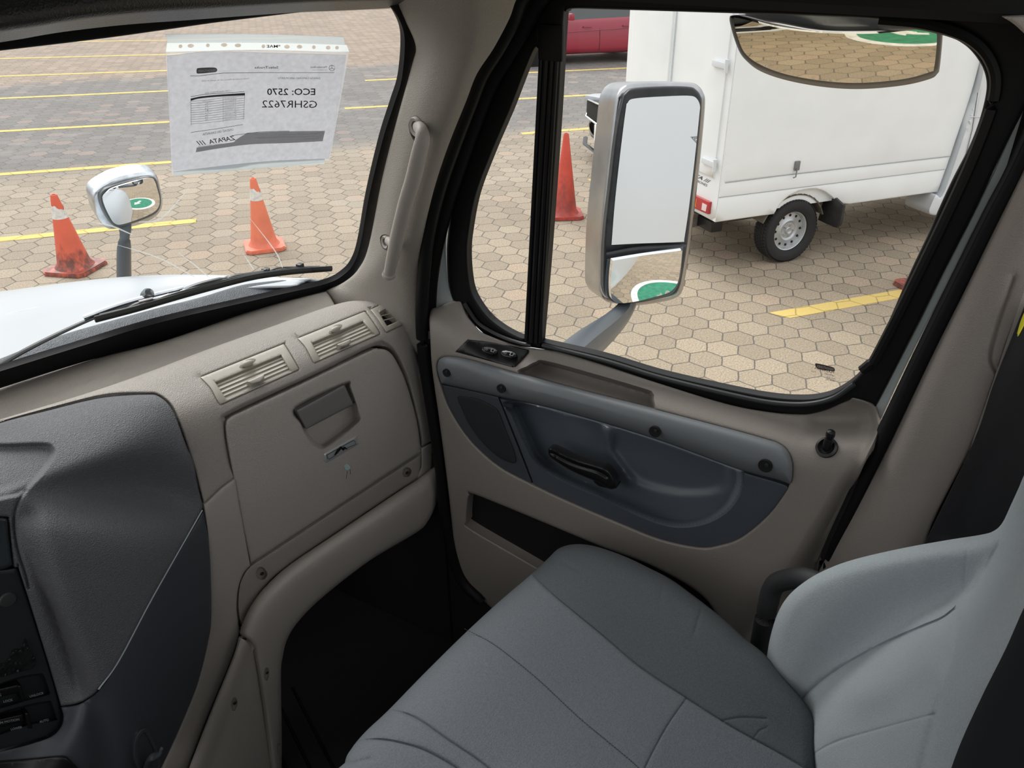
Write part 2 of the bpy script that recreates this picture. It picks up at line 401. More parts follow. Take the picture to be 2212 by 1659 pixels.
# ================================================================== OUTDOORS
def paver(name, yellow=False):
    m = bpy.data.materials.new(name); m.use_nodes = True; t = m.node_tree; N = t.nodes; L = t.links; b = N['Principled BSDF']
    def M(op, a, b_=None, c=None):
        n = N.new('ShaderNodeMath'); n.operation = op
        for i, q in enumerate((a, b_, c)):
            if q is None: continue
            if hasattr(q, 'node'): L.new(q, n.inputs[i])
            else: n.inputs[i].default_value = q
        return n.outputs[0]
    ge = N.new('ShaderNodeNewGeometry'); sp = N.new('ShaderNodeSeparateXYZ'); L.new(ge.outputs['Position'], sp.inputs[0])
    X, Y = sp.outputs[0], sp.outputs[1]
    wn = N.new('ShaderNodeTexNoise'); wn.inputs['Scale'].default_value = 7; wn.inputs['Detail'].default_value = 3; L.new(ge.outputs['Position'], wn.inputs[0])
    wob = M('MULTIPLY', M('SUBTRACT', wn.outputs[0], .5), .09)
    a = math.radians(73.5); pit = .2275; ox, oy = 5.726, 1.569
    dx, dy = M('SUBTRACT', X, ox), M('SUBTRACT', Y, oy)
    u = M('ADD', M('ADD', M('MULTIPLY', dx, math.cos(a) / pit), M('MULTIPLY', dy, -math.sin(a) / pit)), wob)
    v = M('ADD', M('MULTIPLY', dx, math.sin(a) / pit), M('MULTIPLY', dy, math.cos(a) / pit))
    R3 = math.sqrt(3)
    def cell(u, v):
        iu = M('FLOOR', M('ADD', u, .5)); iv = M('FLOOR', M('ADD', M('DIVIDE', v, R3), .5))
        return M('SUBTRACT', u, iu), M('SUBTRACT', v, M('MULTIPLY', iv, R3)), iu, iv
    au, av, ai, aj = cell(u, v); bu, bv, bi, bj = cell(M('SUBTRACT', u, .5), M('SUBTRACT', v, R3 / 2))
    la = M('ADD', M('MULTIPLY', au, au), M('MULTIPLY', av, av)); lb = M('ADD', M('MULTIPLY', bu, bu), M('MULTIPLY', bv, bv))
    s = M('LESS_THAN', lb, la)
    def mix(a_, b_): return M('ADD', a_, M('MULTIPLY', s, M('SUBTRACT', b_, a_)))
    gu, gv = M('ABSOLUTE', mix(au, bu)), M('ABSOLUTE', mix(av, bv))
    ed = M('SUBTRACT', .5, M('MAXIMUM', gu, M('ADD', M('MULTIPLY', gu, .5), M('MULTIPLY', gv, .866))))
    cid = N.new('ShaderNodeCombineXYZ'); L.new(mix(ai, M('ADD', bi, .5)), cid.inputs[0]); L.new(mix(aj, M('ADD', bj, .5)), cid.inputs[1])
    rnd = N.new('ShaderNodeTexWhiteNoise'); L.new(cid.outputs[0], rnd.inputs[0])
    jn = N.new('ShaderNodeTexNoise'); jn.inputs['Scale'].default_value = 30; L.new(ge.outputs['Position'], jn.inputs[0])
    edj = M('ADD', ed, M('MULTIPLY', M('SUBTRACT', jn.outputs[0], .5), .03))
    joint = N.new('ShaderNodeMapRange'); joint.interpolation_type = 'SMOOTHSTEP'; joint.inputs[1].default_value = .012; joint.inputs[2].default_value = .028; L.new(edj, joint.inputs[0])
    spk = N.new('ShaderNodeTexNoise'); spk.inputs['Scale'].default_value = 75; spk.inputs['Detail'].default_value = 3; spk.inputs['Roughness'].default_value = .8; L.new(ge.outputs['Position'], spk.inputs[0])
    big = N.new('ShaderNodeTexNoise'); big.inputs['Scale'].default_value = .55; big.inputs['Detail'].default_value = 4; L.new(ge.outputs['Position'], big.inputs[0])
    # laid bands: tan, blue grey, reddish
    band = M('ADD', M('ADD', M('MULTIPLY', X, .607), M('MULTIPLY', Y, .795)), M('MULTIPLY', M('SUBTRACT', rnd.outputs[0], .5), .35))
    cr = N.new('ShaderNodeValToRGB'); L.new(M('DIVIDE', band, 30), cr.inputs[0]); cr.color_ramp.interpolation = 'LINEAR'
    el = cr.color_ramp.elements; tan = (.37, .295, .205, 1); gry = (.20, .188, .178, 1); red = (.31, .245, .19, 1); dk = (.13, .12, .115, 1)
    el[0].position = 0; el[0].color = tan; el[1].position = .365; el[1].color = (.345, .29, .225, 1)
    for p_, c_ in ((.385, gry), (.59, gry), (.615, red), (1., red)):
        e = cr.color_ramp.elements.new(p_); e.color = c_
    def vm(op, a_, b_):
        n = N.new('ShaderNodeVectorMath'); n.operation = op
        L.new(a_, n.inputs[0])
        if hasattr(b_, 'node'): L.new(b_, n.inputs['Scale' if op == 'SCALE' else 1])
        elif op == 'SCALE': n.inputs['Scale'].default_value = b_
        else: n.inputs[1].default_value = b_
        return n.outputs[0]
    base = cr.outputs[0]
    # a few pinkish stones
    pink = M('GREATER_THAN', rnd.outputs[0], .93)
    mxp = N.new('ShaderNodeMixRGB'); L.new(M('MULTIPLY', pink, .2), mxp.inputs[0]); L.new(base, mxp.inputs[1]); mxp.inputs[2].default_value = (.42, .26, .19, 1)
    if yellow:
        mxp.inputs[1].default_value = (.80, .60, .11, 1); L.remove(mxp.inputs[1].links[0]); mxp.inputs[0].default_value = 0; L.remove(mxp.inputs[0].links[0])
        mxp.inputs[1].default_value = (.70, .52, .17, 1)
    tone = M('MULTIPLY', M('ADD', .83, M('MULTIPLY', rnd.outputs[0], .24)), M('ADD', -.1, M('MULTIPLY', spk.outputs[0], 2.2)))
    tone = M('MULTIPLY', tone, M('ADD', .8, M('MULTIPLY', big.outputs[0], .4)))
    if yellow: tone = M('ADD', .85, M('MULTIPLY', spk.outputs[0], .3))
    stone = vm('SCALE', mxp.outputs[0], tone)
    mj = N.new('ShaderNodeMixRGB'); L.new(joint.outputs[0], mj.inputs[0]); mj.inputs[1].default_value = (.13, .115, .095, 1) if not yellow else (.45, .33, .1, 1); L.new(stone, mj.inputs[2])
    # grey worn patches
    pn = N.new('ShaderNodeTexNoise'); pn.inputs['Scale'].default_value = 1.1; pn.inputs['Detail'].default_value = 5; L.new(ge.outputs['Position'], pn.inputs[0])
    pr_ = N.new('ShaderNodeMapRange'); pr_.inputs[1].default_value = .62; pr_.inputs[2].default_value = .74; pr_.inputs[4].default_value = 0 if yellow else .5; L.new(pn.outputs[0], pr_.inputs[0])
    mk = N.new('ShaderNodeMixRGB'); L.new(pr_.outputs[0], mk.inputs[0]); L.new(mj.outputs[0], mk.inputs[1]); mk.inputs[2].default_value = (.31, .28, .255, 1)
    L.new(mk.outputs[0], b.inputs['Base Color']); b.inputs['Roughness'].default_value = .85
    bp = N.new('ShaderNodeBump'); bp.inputs['Strength'].default_value = .6; bp.inputs['Distance'].default_value = .01
    L.new(M('ADD', joint.outputs[0], M('MULTIPLY', spk.outputs[0], .6)), bp.inputs['Height']); L.new(bp.outputs[0], b.inputs['Normal'])
    return m
PAV = paver('hexagonal_concrete_pavers'); YEL = paver('yellow_line_paint', True)
gnd = link('ground', [(-40, -30, 0), (70, -30, 0), (70, 80, 0), (-40, 80, 0)], [(0, 1, 2, 3)], PAV, org=(0, 0, 0)); gnd['kind'] = 'structure'; gnd['label'] = 'parking lot floor of hexagonal pavers'
def pline(a, b, wd, label, ext0=0, ext1=0, skew=0):
    A, B = pt(*a, 'z', 0)[:2], pt(*b, 'z', 0)[:2]; d = (B - A) / np.linalg.norm(B - A); n = np.array([-d[1], d[0]]); A = A - d * ext0; B = B + d * ext1
    q = [A + n * wd / 2, A - n * wd / 2 + d * skew, B - n * wd / 2, B + n * wd / 2]
    g = G(); g.prism([tuple(p) for p in q], (0, 0, 0), (1, 0, 0), (0, 1, 0), (0, 0, 1), .0005, .004)
    o = g.link('parking_line', YEL, smooth=False); tag(o, label, 'painted line', 'yellow parking lines')
pline((0, 93), (355, 87), .11, 'farthest thin yellow bay line, seen above the taped page and crossing behind it', 1, 3.5)
pline((0, 127), (355, 118), .12, 'second yellow bay line from the far side, ending behind the white punched strip', 1, 1)
pline((0, 165), (355, 153), .12, 'yellow bay line passing behind the upper quarter of the taped page', 1, 1)
pline((0, 213), (355, 197), .12, 'yellow bay line where the reddish pavers turn grey, left of the page', 1, 1)
pline((0, 284), (360, 264), .12, 'yellow bay line across the grey pavers, two above the fender mirror', 1, .5)
pline((0, 377), (360, 351), .12, 'yellow bay line just above the small fender mirror', 1, .5)
pline((0, 518), (424, 477), .13, 'thick yellow bay line passing behind the fender mirror stalk and the two front cones', 1, 0)
pline((1672, 684), (1945, 635), .14, 'bright yellow bay line lying nearest the truck door, behind the lone cone foot', 0, 2.2, .1)
pline((1127, 289), (1285, 277), .12, 'yellow bay line ending just behind the tall red cone tip', 0, 4)
pline((1118, 214), (1300, 204), .12, 'yellow bay line running to the nose of the dark car', 3, 3)
pline((1105, 159), (1355, 147), .12, 'yellow bay line in front of the red car sill', 3, 3)
pline((1275, 391), (1305, 387), .13, 'short yellow bay line end poking out left of the big door mirror', 0, 2.5)
# far kerb with a white strip
kb = G(); a, b = pt(480, 32, 'z', 0), pt(880, 15, 'z', 0); d = (b - a) / np.linalg.norm(b - a); a = a - d * 14; b = b + d * 10
kb.box((a + b) / 2 + [0, 0, .09], (np.linalg.norm(b - a), .35, .18), Rz(math.atan2(d[1], d[0])), .02)
tag(kb.link('kerb', mat('pale_kerb_concrete', (.62, .60, .56), .8, var=(4, .15))), 'low pale kerb at the far end of the parking lot', 'kerb')
# green disc painted on the paving beside the passenger step
GRN = mat('green_ground_paint', (.045, .26, .15), .7, var=(8, .25), bump=(40, .5, 'noise'))
gc = np.array([2.4, -1.45, 0]); gd = empty('painted_disc', gc, 'round green floor marking with white rim and arrow, seen only in the mirrors', 'floor marking')
def disc(r0, r1, z): 
    n = 64; V = [gc + [r * math.cos(2 * math.pi * k / n), r * math.sin(2 * math.pi * k / n), z] for r in (r0, r1) for k in range(n)]
    return V, [(k, (k + 1) % n, n + (k + 1) % n, n + k) for k in range(n)]
WP = mat('white_ground_paint', (.75, .76, .74), .7, var=(9, .2))
link('rim', *disc(.72, .86, .005), WP, gd); link('field', *disc(.001, .72, .005), GRN, gd)
ar = G(); ar.prism([(-.3, -.07), (.02, -.07), (.02, -.2), (.34, 0), (.02, .2), (.02, .07), (-.3, .07)], gc, Rz(2.4)[:, 0], Rz(2.4)[:, 1], (0, 0, 1), .006, .009); ar.link('arrow', WP, gd, smooth=False)
# ---------------- cones
def orange(name, col, dirt, amt, zmax):
    m = mat(name, col, .5, var=(5, .12)); t = m.node_tree; N = t.nodes; L = t.links; b = N['Principled BSDF']; src = b.inputs['Base Color'].links[0].from_socket
    tcn = N.new('ShaderNodeTexCoord'); sp = N.new('ShaderNodeSeparateXYZ'); L.new(tcn.outputs['Object'], sp.inputs[0])
    nz = N.new('ShaderNodeTexNoise'); nz.inputs['Scale'].default_value = 16; nz.inputs['Detail'].default_value = 9; nz.inputs['Roughness'].default_value = .7
    mp_ = N.new('ShaderNodeMapping'); mp_.inputs['Scale'].default_value = (1, 1, .6); L.new(tcn.outputs['Object'], mp_.inputs[0]); L.new(mp_.outputs[0], nz.inputs[0])
    mr = N.new('ShaderNodeMapRange'); mr.inputs[1].default_value = zmax; mr.inputs[2].default_value = zmax * .2; mr.inputs[3].default_value = -.35; mr.inputs[4].default_value = .12; L.new(sp.outputs[2], mr.inputs[0])
    ad = N.new('ShaderNodeMath'); L.new(nz.outputs[0], ad.inputs[0]); L.new(mr.outputs[0], ad.inputs[1])
    m2 = N.new('ShaderNodeMapRange'); m2.inputs[1].default_value = .45; m2.inputs[2].default_value = .68; m2.inputs[4].default_value = amt; L.new(ad.outputs[0], m2.inputs[0])
    mx = N.new('ShaderNodeMixRGB'); L.new(m2.outputs[0], mx.inputs[0]); L.new(src, mx.inputs[1]); mx.inputs[2].default_value = dirt; L.new(mx.outputs[0], b.inputs['Base Color']); return m
OR1 = orange('scuffed_orange_rubber', (.72, .135, .075), (.07, .045, .04, 1), .85, .42)
OR2 = orange('faded_orange_rubber', (.82, .22, .12), (.5, .1, .07, 1), .4, .3)
OR3 = orange('red_orange_rubber', (.62, .085, .055), (.16, .05, .05, 1), .6, .9)
CW = mat('reflective_white_sleeve', (.72, .70, .66), .5, var=(30, .2))
def cone(bx, by, hgt, rot, m, sleeve, label, bw=.36, hexa=False):
    p = pt(bx, by, 'z', .0045) if not isinstance(bx, np.ndarray) else bx
    r = empty('traffic_cone', p, label, 'traffic cone', 'traffic cones on the paving'); R = Rz(rot)
    g = G(); n = 6 if not hexa else 8; bw2 = bw / 2; ch = bw * .12
    poly = [(-bw2, -bw2 + ch), (-bw2 + ch, -bw2), (bw2 - ch, -bw2), (bw2, -bw2 + ch), (bw2, bw2 - ch), (bw2 - ch, bw2), (-bw2 + ch, bw2), (-bw2, bw2 - ch)]
    bm = bmesh.new(); vs = [bm.verts.new((x, y, 0)) for x, y in poly]; f = bm.faces.new(vs); e = bmesh.ops.extrude_face_region(bm, geom=[f])
    for v in e['geom']:
        if isinstance(v, bmesh.types.BMVert): v.co.z = .032
    bmesh.ops.bevel(bm, geom=[e_ for e_ in bm.edges if min(v.co.z for v in e_.verts) > .02], offset=.008, segments=2, affect='EDGES'); g.bm(bm, p, R); g.link('base', m, r)
    rb, rt = bw * .36, .026
    def rad(z): return rb + (rt - rb) * (z / hgt) ** .97
    prof = [(rb * 1.12, .03), (rb * 1.03, .045)] + [(rad(z), z) for z in np.linspace(.07, hgt - .01, 14)] + [(rt * .95, hgt), (rt * .7, hgt), (rt * .6, hgt - .05), (.001, hgt - .06)]
    G().lathe(prof, p, n=40).link('body', m, r)
    if sleeve:
        z0, z1 = hgt * .70, hgt * .84; n = 40; V = []; Fc = []
        for k in range(n):
            a = 2 * math.pi * k / n; zt = z1 + .02 * math.sin(a * 2 + 1) + .005 * math.sin(a * 7)
            for z in (z0, (z0 + zt) / 2, zt): V.append(p + np.array([(rad(z) + .0025) * math.cos(a), (rad(z) + .0025) * math.sin(a), z]))
        for k in range(n):
            for j in (0, 1): a_, b_ = 3 * k + j, 3 * ((k + 1) % n) + j; Fc.append((a_, b_, b_ + 1, a_ + 1))
        link('white_sleeve', V, Fc, CW, r)
    return r
cone(164, 580, .665, .35, OR1, True, 'scuffed black-smeared orange cone left of the fender mirror stalk', .40)
cone(572, 533, .655, .9, OR2, True, 'clean pale orange cone with white sleeve right of the fender mirror', .36)
cone(1219, 464, .85, .62, OR3, False, 'tall plain red cone seen through the door glass left of the big mirror', .38)
cone(pt(1993, 624, 'z', .0045), 0, .7, .75, OR1, True, 'cone of which only a foot corner shows past the rear window edge', .38)
# ---------------- white box truck
Nn = np.array([.607, .795, 0]); Nn /= np.linalg.norm(Nn); U = np.array([Nn[1], -Nn[0], 0]); D0 = 5.36
O = onp(1545, 480, Nn, D0); O[2] = 0; SP = Plane(O, Nn); RP = Plane(O, U)
tk = empty('box_truck', O, 'small white box truck parked beside the door with single steel rear wheel in view', 'truck')
def sq(x, y, d=0): return onp(x, y, Nn, D0 + d)
def wpx(u, w, z): return proj(O + U * u + Nn * w + [0, 0, z])
zb = .507
side = [wpx(0, 0, zb)] * 2 + [(1672, 462), (1672, 462), (1683, 443), (1700, 426), (1721, 415), (1748, 408), (1775, 411), (1795, 423), (1806, 434), (1812, 444), (1812, 444), (2025, 414), (2025, 414), (2054, 334), (2054, 334), (2114, 143)] + [wpx(2.62, 0, 2.75)] * 2 + [wpx(0, 0, 2.75)] * 2
panel('side_panel', side, SP, WHT2, tk, res=40, r=.01, thick=.04, relief=[groove([(1568, 394), (1640, 385), (2052, 338)], .006, 1.4, False), groove([(1554, 428), (2044, 366)], .006, 1.2, False), groove([(1590, 120), (1554, 428)], .005, 1.0, False)])
# seams as fine dark lines on the side
def seam(nm, P, surf, wd, m, parent, h=.002, smooth=False):
    Q = line3(surf, P, h, smooth=smooth) if smooth else np.array([at(surf, x, y, h) for x, y in resamp(np.array(P, float), 20, False)])
    return G().tube(Q, wd, 5, cap=True).link(nm, m, parent)
SM = mat('seam_grey', (.30, .31, .31), .6)
seam('seam', [(1566, 395), (1700, 378), (2052, 338)], SP, .0028, SM, tk); seam('seam', [(1552, 427), (2042, 366)], SP, .002, SM, tk); seam('seam', [wpx(.1, 0, 2.6), wpx(.1, 0, .76)], SP, .0022, SM, tk)
# rear face, doors
def rq(w, z): return wpx(0, w, z)
rear = [rq(0, zb)] * 2 + [rq(1.67, zb)] * 2 + [rq(1.67, 2.75)] * 2 + [rq(0, 2.75)] * 2
panel('rear_frame', rear, RP, WHT2, tk, res=60, r=.01, thick=.04)
for w0, w1 in ((.10, .86), (.885, 1.60)):
    dr = panel('rear_door', [rq(w0, .86)] * 2 + [rq(w1, .86)] * 2 + [rq(w1, 2.6)] * 2 + [rq(w0, 2.6)] * 2, RP, WHT2, tk, lift=.018, thick=.02, res=50, r=.006)
for z in (.98, 1.75, 2.45):
    h_ = G().box(O + Nn * .16 - U * .03 + [0, 0, z], (.02, .17, .045), np.array([U, Nn, [0, 0, 1]]).T, .005); h_.lathe([(.016, -.05), (.016, .05)], O + Nn * .055 - U * .035 + [0, 0, z], n=12); h_.link('hinge', WHT, tk)
G().lathe([(.011, .75), (.011, 2.6)], O + Nn * .87 - U * .04, n=10).link('lock_bar', WHT2, tk)
DKT = mat('dark_print', (.02, .02, .025), .6); letters('lettering', 'ZAPATA ///', RP, rq(.62, .80), rq(.16, .80), 7.5, DKT, tk, True, h=.004, shear=.3)
letters('lettering', 'CAMIONES', RP, rq(.42, .765), rq(.18, .765), 5, DKT, tk, h=.004)
tl = panel('tail_light', [(1490, 417)] * 2 + [(1533, 437)] * 2 + [(1529, 463)] * 2 + [(1487, 444)] * 2, RP, mat('red_lens', (.42, .02, .02), .2, coat=.5), tk, lift=.03, thick=.03, res=10, r=.006)
panel('lens', [(1489, 422)] * 2 + [(1505, 430)] * 2 + [(1503, 448)] * 2 + [(1488, 441)] * 2, RP, mat('amber_lens', (.75, .16, .03), .2), tl, lift=.034, res=8, r=.002)
panel('lens', [(1517, 438)] * 2 + [(1527, 443)] * 2 + [(1524, 457)] * 2 + [(1515, 453)] * 2, RP, mat('clear_lens', (.75, .6, .6), .2), tl, lift=.034, res=8, r=.002)
G().box(O + Nn * .8 + U * .1 + [0, 0, .42], (.12, 1.4, .10), np.array([U, Nn, [0, 0, 1]]).T, .02).link('bumper', BLK2, tk)
G().box(O + Nn * .84 + U * 1.4 + [0, 0, 1.65], (2.7, 1.58, 2.24), np.array([U, Nn, [0, 0, 1]]).T, .0).link('inner_box', WHT2, tk, smooth=False)
for w in (.35, 1.3): G().box(O + Nn * w + U * 1.6 + [0, 0, .42], (3.4, .07, .12), np.array([U, Nn, [0, 0, 1]]).T, .01).link('chassis_rail', mat('underbody_rust', (.10, .085, .07), .8, var=(12, .4)), tk)
# wheel
def wheel(c, ax, R, wd, parent, name='wheel', holes=12, rim=.64):
    A = frame(ax, (0, 0, 1)); r = empty(name, c); r.parent = parent; r.location = (np.array(c) - WL[parent]).tolist()
    h = wd / 2
    prof = [(R * rim * .98, -h * .8), (R * .80, -h), (R * .94, -h * .95), (R * .985, -h * .75), (R, -h * .4), (R, h * .4), (R * .985, h * .75), (R * .94, h * .95), (R * .86, h), (R * .76, h * .98), (R * rim, h * .82), (R * rim * .98, h * .6)]
    TYR = mat('tyre_rubber', (.018, .018, .019), .75, bump=(60, .6, 'noise'))
    g = G().lathe(prof, c, A, 56, cap=False)
    for k in range(56):
        a = 2 * math.pi * k / 56; e = np.array([math.cos(a), math.sin(a)])
        for zz, off in ((.0, 0), (.36, .05), (-.36, .05), (.68, 0), (-.68, 0)):
            aa = a + off; p = A @ np.array([math.cos(aa) * R, math.sin(aa) * R, zz * h]) + c
            Rr = A @ Rz(aa); g.box(p, (.007, R * .085, h * .27), Rr)
    g.link('tyre', TYR, r)
    q = R * rim
    rimp = [(q, -h * .5), (q, h * .62), (q * .97, h * .70), (q * .93, h * .66), (q * .88, h * .42), (q * .86, h * .30), (q * .62, h * .34), (q * .50, h * .48), (q * .42, h * .44), (q * .38, h * .36), (q * .20, h * .38), (q * .17, h * .52), (q * .15, h * .55), (q * .11, h * .50), (.001, h * .5)]
    g = G().lathe(rimp, c, A, 48, cap=False); g.cur = 1
    for k in range(holes):
        a = 2 * math.pi * k / holes; p = A @ np.array([math.cos(a) * q * .75, math.sin(a) * q * .75, h * .325]) + c; g.lathe([(q * .065, 0), (q * .065, .003)], p, A, 14)
    g.cur = 0
    for k in range(5):
        a = 2 * math.pi * k / 5; p = A @ np.array([math.cos(a) * q * .29, math.sin(a) * q * .29, h * .37]) + c; g.lathe([(q * .05, 0), (q * .045, .02)], p, A, 6)
    g.link('rim', mat('silver_steel_wheel', (.52, .54, .55), .35, .6, var=(8, .1)), r, mats=[DARKIN]); return r
wc = sq(1709, 511, .03); wc[2] = .292
wheel(wc + Nn * .09, -Nn, .292, .19, tk)
wheel(wc + Nn * 1.42, Nn, .292, .19, tk)
panel('mud_flap', [(1784, 408)] * 2 + [(1822, 444)] * 2 + [(1815, 482), (1808, 490), (1803, 491), (1767, 475)] + [(1767, 475), (1778, 434)], Plane(wc + U * .44 + Nn * .1, U - Nn * .25), mat('mud_flap_rubber', (.03, .029, .028), .7, var=(20, .3)), tk, res=15, r=.004, thick=.02)
G().lathe([(.05, 0), (.05, 1.3)], wc + Nn * .1 + [0, 0, .02], frame(Nn), 12).link('axle', mat('underbody_rust', (.1, .085, .07), .8), tk)
gl = G()
for k in range(13):
    a0 = math.pi * (.16 + .68 * k / 12); p = wc + Nn * .19 + U * math.cos(a0) * .36 + np.array([0, 0, math.sin(a0) * .34]); gl.box(p, (.1, .36, .01), np.array([U * math.sin(a0) - np.array([0, 0, math.cos(a0)]), Nn, U * math.cos(a0) + np.array([0, 0, math.sin(a0)])]).T)
gl.link('wheel_arch', mat('arch_liner', (.16, .14, .11), .8, var=(10, .3)), tk, smooth=False)
CP = Plane(O - Nn * .06, Nn)
panel('cab_side', [(2160, -60)] * 2 + [(2122, 160), (2100, 235), (2040, 412), (2022, 420), (2010, 443), (2006, 456), (2010, 464), (2030, 464)] + [(2190, 440)] * 2 + [(2420, -60)] * 2, CP, WHT, tk, lift=.0, thick=.3, res=24, r=.02, relief=[groove([(2116, 200), (2100, 280), (2075, 380)], .008, 2, False)])
seam('seam', [(2112, 200), (2100, 280), (2072, 390)], CP, .003, mat('door_gap', (.05, .06, .09), .5), tk, .003)
seam('seam', [(2094, 252), (2130, 253)], CP, .004, WHT, tk, .004)
lt = empty('latch', sq(1722, 360)); lt.parent = tk; lt.location = (WL[lt] - WL[tk]).tolist()
G().box(sq(1722, 358, -.012), (.05, .02, .08), np.array([U, Nn, [0, 0, 1]]).T, .006).link('latch_body', mat('dull_zinc', (.22, .23, .23), .5, .5), lt)
G().tube([sq(1722, 365, -.03), sq(1719, 382, -.035), sq(1714, 384, -.035)], .006, 8).link('latch_pin', mat('dull_zinc', (.22, .23, .23), .5, .5), lt)
G().box(O + U * 3.4 + Nn * .85 + [0, 0, 1.25], (1.5, 1.55, 1.6), np.array([U, Nn, [0, 0, 1]]).T, .08).link('cab_body', WHT, tk)
# ---------------- cars
def car(P, ang, paint, label, name, Ln=4.3, Wd=1.75, hb=.9, hr=1.45, nose=True):
    """P: ground point under the nose centre, ang: heading of the nose"""
    r = empty(name, P, label, 'car'); R = Rz(ang); 
    st = [0, .03, .12, .3, .6, 1.0, 1.25, 1.7, 2.05, 2.5, 3.0, 3.4, 3.8, 4.05, 4.22, 4.3]; k_ = Ln / 4.3
    hood = [.52, .60, .68, .74, .80, .86, .90, .93, .94, .95, .96, .98, .98, .95, .85, .6]; roof = [0, 0, 0, 0, 0, 0, .0, .32, .49, .52, .51, .44, .22, .06, 0, 0]
    wid = [.60, .72, .83, .92, .97, .99, 1, 1, 1, 1, 1, 1, .97, .93, .85, .72]
    low = [.32, .24, .20, .18, .18, .18, .18, .18, .18, .18, .18, .18, .2, .24, .3, .36]
    V = []; nr = 15
    for x, hb_, rf, wd, lo in zip(st, hood, roof, wid, low):
        w = Wd / 2 * wd; hh = hb_ * hb / .93; top = hh + rf * (hr - hb) / .52
        half = [(0, lo), (w * .8, lo), (w * .98, lo + .06), (w, lo + .2), (w * .985, hh * .72), (w * .95, hh - .03), (w * .88 if rf == 0 else w * .92, hh), ]
        if rf > 0.02: half += [(w * .84, hh + (top - hh) * .35), (w * .76, hh + (top - hh) * .75), (w * .62, top - .03), (w * .3, top), (0, top + .01)]
        else: half += [(w * .75, hh + .015), (w * .6, hh + .03), (w * .45, hh + .04), (w * .25, hh + .05), (0, hh + .055)]
        for y, z in half: V.append((-x * k_, y, z))
    nh = 12; ns = len(st); W = [P + R @ np.array(v) for v in V]; W += [P + R @ np.array([v[0], -v[1], v[2]]) for v in V]; Fc = []; fg = []
    for s_ in (0, 1):
        b = s_ * len(V)
        for i in range(ns - 1):
            for j in range(nh - 1):
                q = (b + i * nh + j, b + i * nh + j + 1, b + (i + 1) * nh + j + 1, b + (i + 1) * nh + j)
                if s_: q = q[::-1]
                gl_ = (7 <= i <= 12 and j in (6, 7)) or (i in (6, 7) and j >= 6) or (i in (11, 12) and j >= 6)
                (fg if gl_ and not (j == 8) else Fc).append(q)
    g = G(); g.add(W, Fc); o = g.link('body', paint, r); md = o.modifiers.new('s', 'SUBSURF'); md.levels = 1; md.render_levels = 2
    bm = bmesh.new(); bm.from_mesh(o.data); bmesh.ops.remove_doubles(bm, verts=bm.verts, dist=.002); bm.to_mesh(o.data); bm.free()
    g = G(); g.add(W, fg); o = g.link('windows', mat('tinted_car_glass', (.03, .04, .04), .06, spec=.9), r)
    bm = bmesh.new(); bm.from_mesh(o.data); bmesh.ops.remove_doubles(bm, verts=bm.verts, dist=.004); bmesh.ops.delete(bm, geom=[v for v in bm.verts if not v.link_faces], context='VERTS'); bm.to_mesh(o.data); bm.free()
    def L3(x, y, z): return P + R @ np.array([-x * k_, y, z])
    for sx in (.82, 3.45):
        for sy in (-1, 1):
            g2 = wheel(L3(sx, sy * (Wd / 2 - .1), .31), R @ np.array([0, sy, 0]), .31, .2, r, holes=8)
            G().lathe([(.36, 0), (.36, .02)], L3(sx, sy * (Wd / 2 - .012), .33), frame(R @ np.array([0, sy, 0])), 28).link('wheel_well', DARKIN, r)
    SMC = mat('car_seam', (.02, .01, .01), .5)
    for sy in (-1, 1):
        w = Wd / 2 * sy
        for x in (1.35, 2.35, 3.2):
            G().tube([L3(x, w * .93, hb), L3(x, w * .995, .62), L3(x, w * 1.002, .4), L3(x, w * .985, .26)], .004, 5).link('door_seam', SMC, r)
        G().tube([L3(.9, w * .975, .64), L3(2.2, w * 1.0, .69), L3(3.7, w * .985, .74)], .008, 6).link('crease', paint, r)
        for x in (2.05, 3.0):
            G().box(L3(x, w * 1.0, .76), (.2, .03, .03), R, .01).link('door_handle', paint, r)
        mr_ = G().box(L3(1.6, w * 1.12, .98), (.12, .2, .14), R, .04); mr_.link('side_mirror', paint, r)
    return r, L3, R
RED = mat('metallic_red_paint', (.33, .012, .04), .3, coat=.8, spec=.6)
DKC = mat('dark_blue_grey_paint', (.06, .085, .10), .25, coat=.8)
h_ = pt(1222, 118, 'z', .22); h2 = pt(1340, 113, 'z', .22); dr_ = (h_ - h2)[:2]; an = math.atan2(dr_[1], dr_[0])
dirv = Rz(an) @ np.array([1, 0, 0]); lat = Rz(an) @ np.array([0, 1, 0]); 
if lat @ (CAM - h_) < 0: lat = -lat
front = h_ + dirv * 1.55 - lat * .875; front[2] = 0
car(front, an, RED, 'dark red hatchback parked at the far left behind the white truck', 'parked_car')
pn_ = pt(1313, 284, 'z', .45); ad_ = math.radians(139); nose = pn_.copy(); nose[2] = 0
rc, L3, RR = car(nose - Rz(ad_) @ np.array([-.03, 0, 0]) * 1.0, ad_, DKC, 'dark blue-grey car whose grille and plate peek out left of the big mirror', 'parked_car', hb=.86, hr=1.42)
g = G(); pg = []
for i in range(-6, 7):
    for j in range(5): g.box(L3(-.02 + abs(i) * .006, i * .085 + (j % 2) * .042, .55 + j * .04), (.03, .055, .028), RR @ Rz(0), .005)
g.link('grille_mesh', SIL, rc)
G().box(L3(.0, 0, .62), (.06, 1.15, .23), RR, .05).link('grille', DARKIN, rc)
G().tube([L3(.05, -.62, .66), L3(-.035, -.55, .53), L3(-.06, 0, .50), L3(-.035, .55, .53), L3(.05, .62, .66), L3(-.03, .5, .745), L3(-.05, 0, .76), L3(-.03, -.5, .745), L3(.05, -.62, .66)], .012, 8).link('grille_surround', CHR, rc)
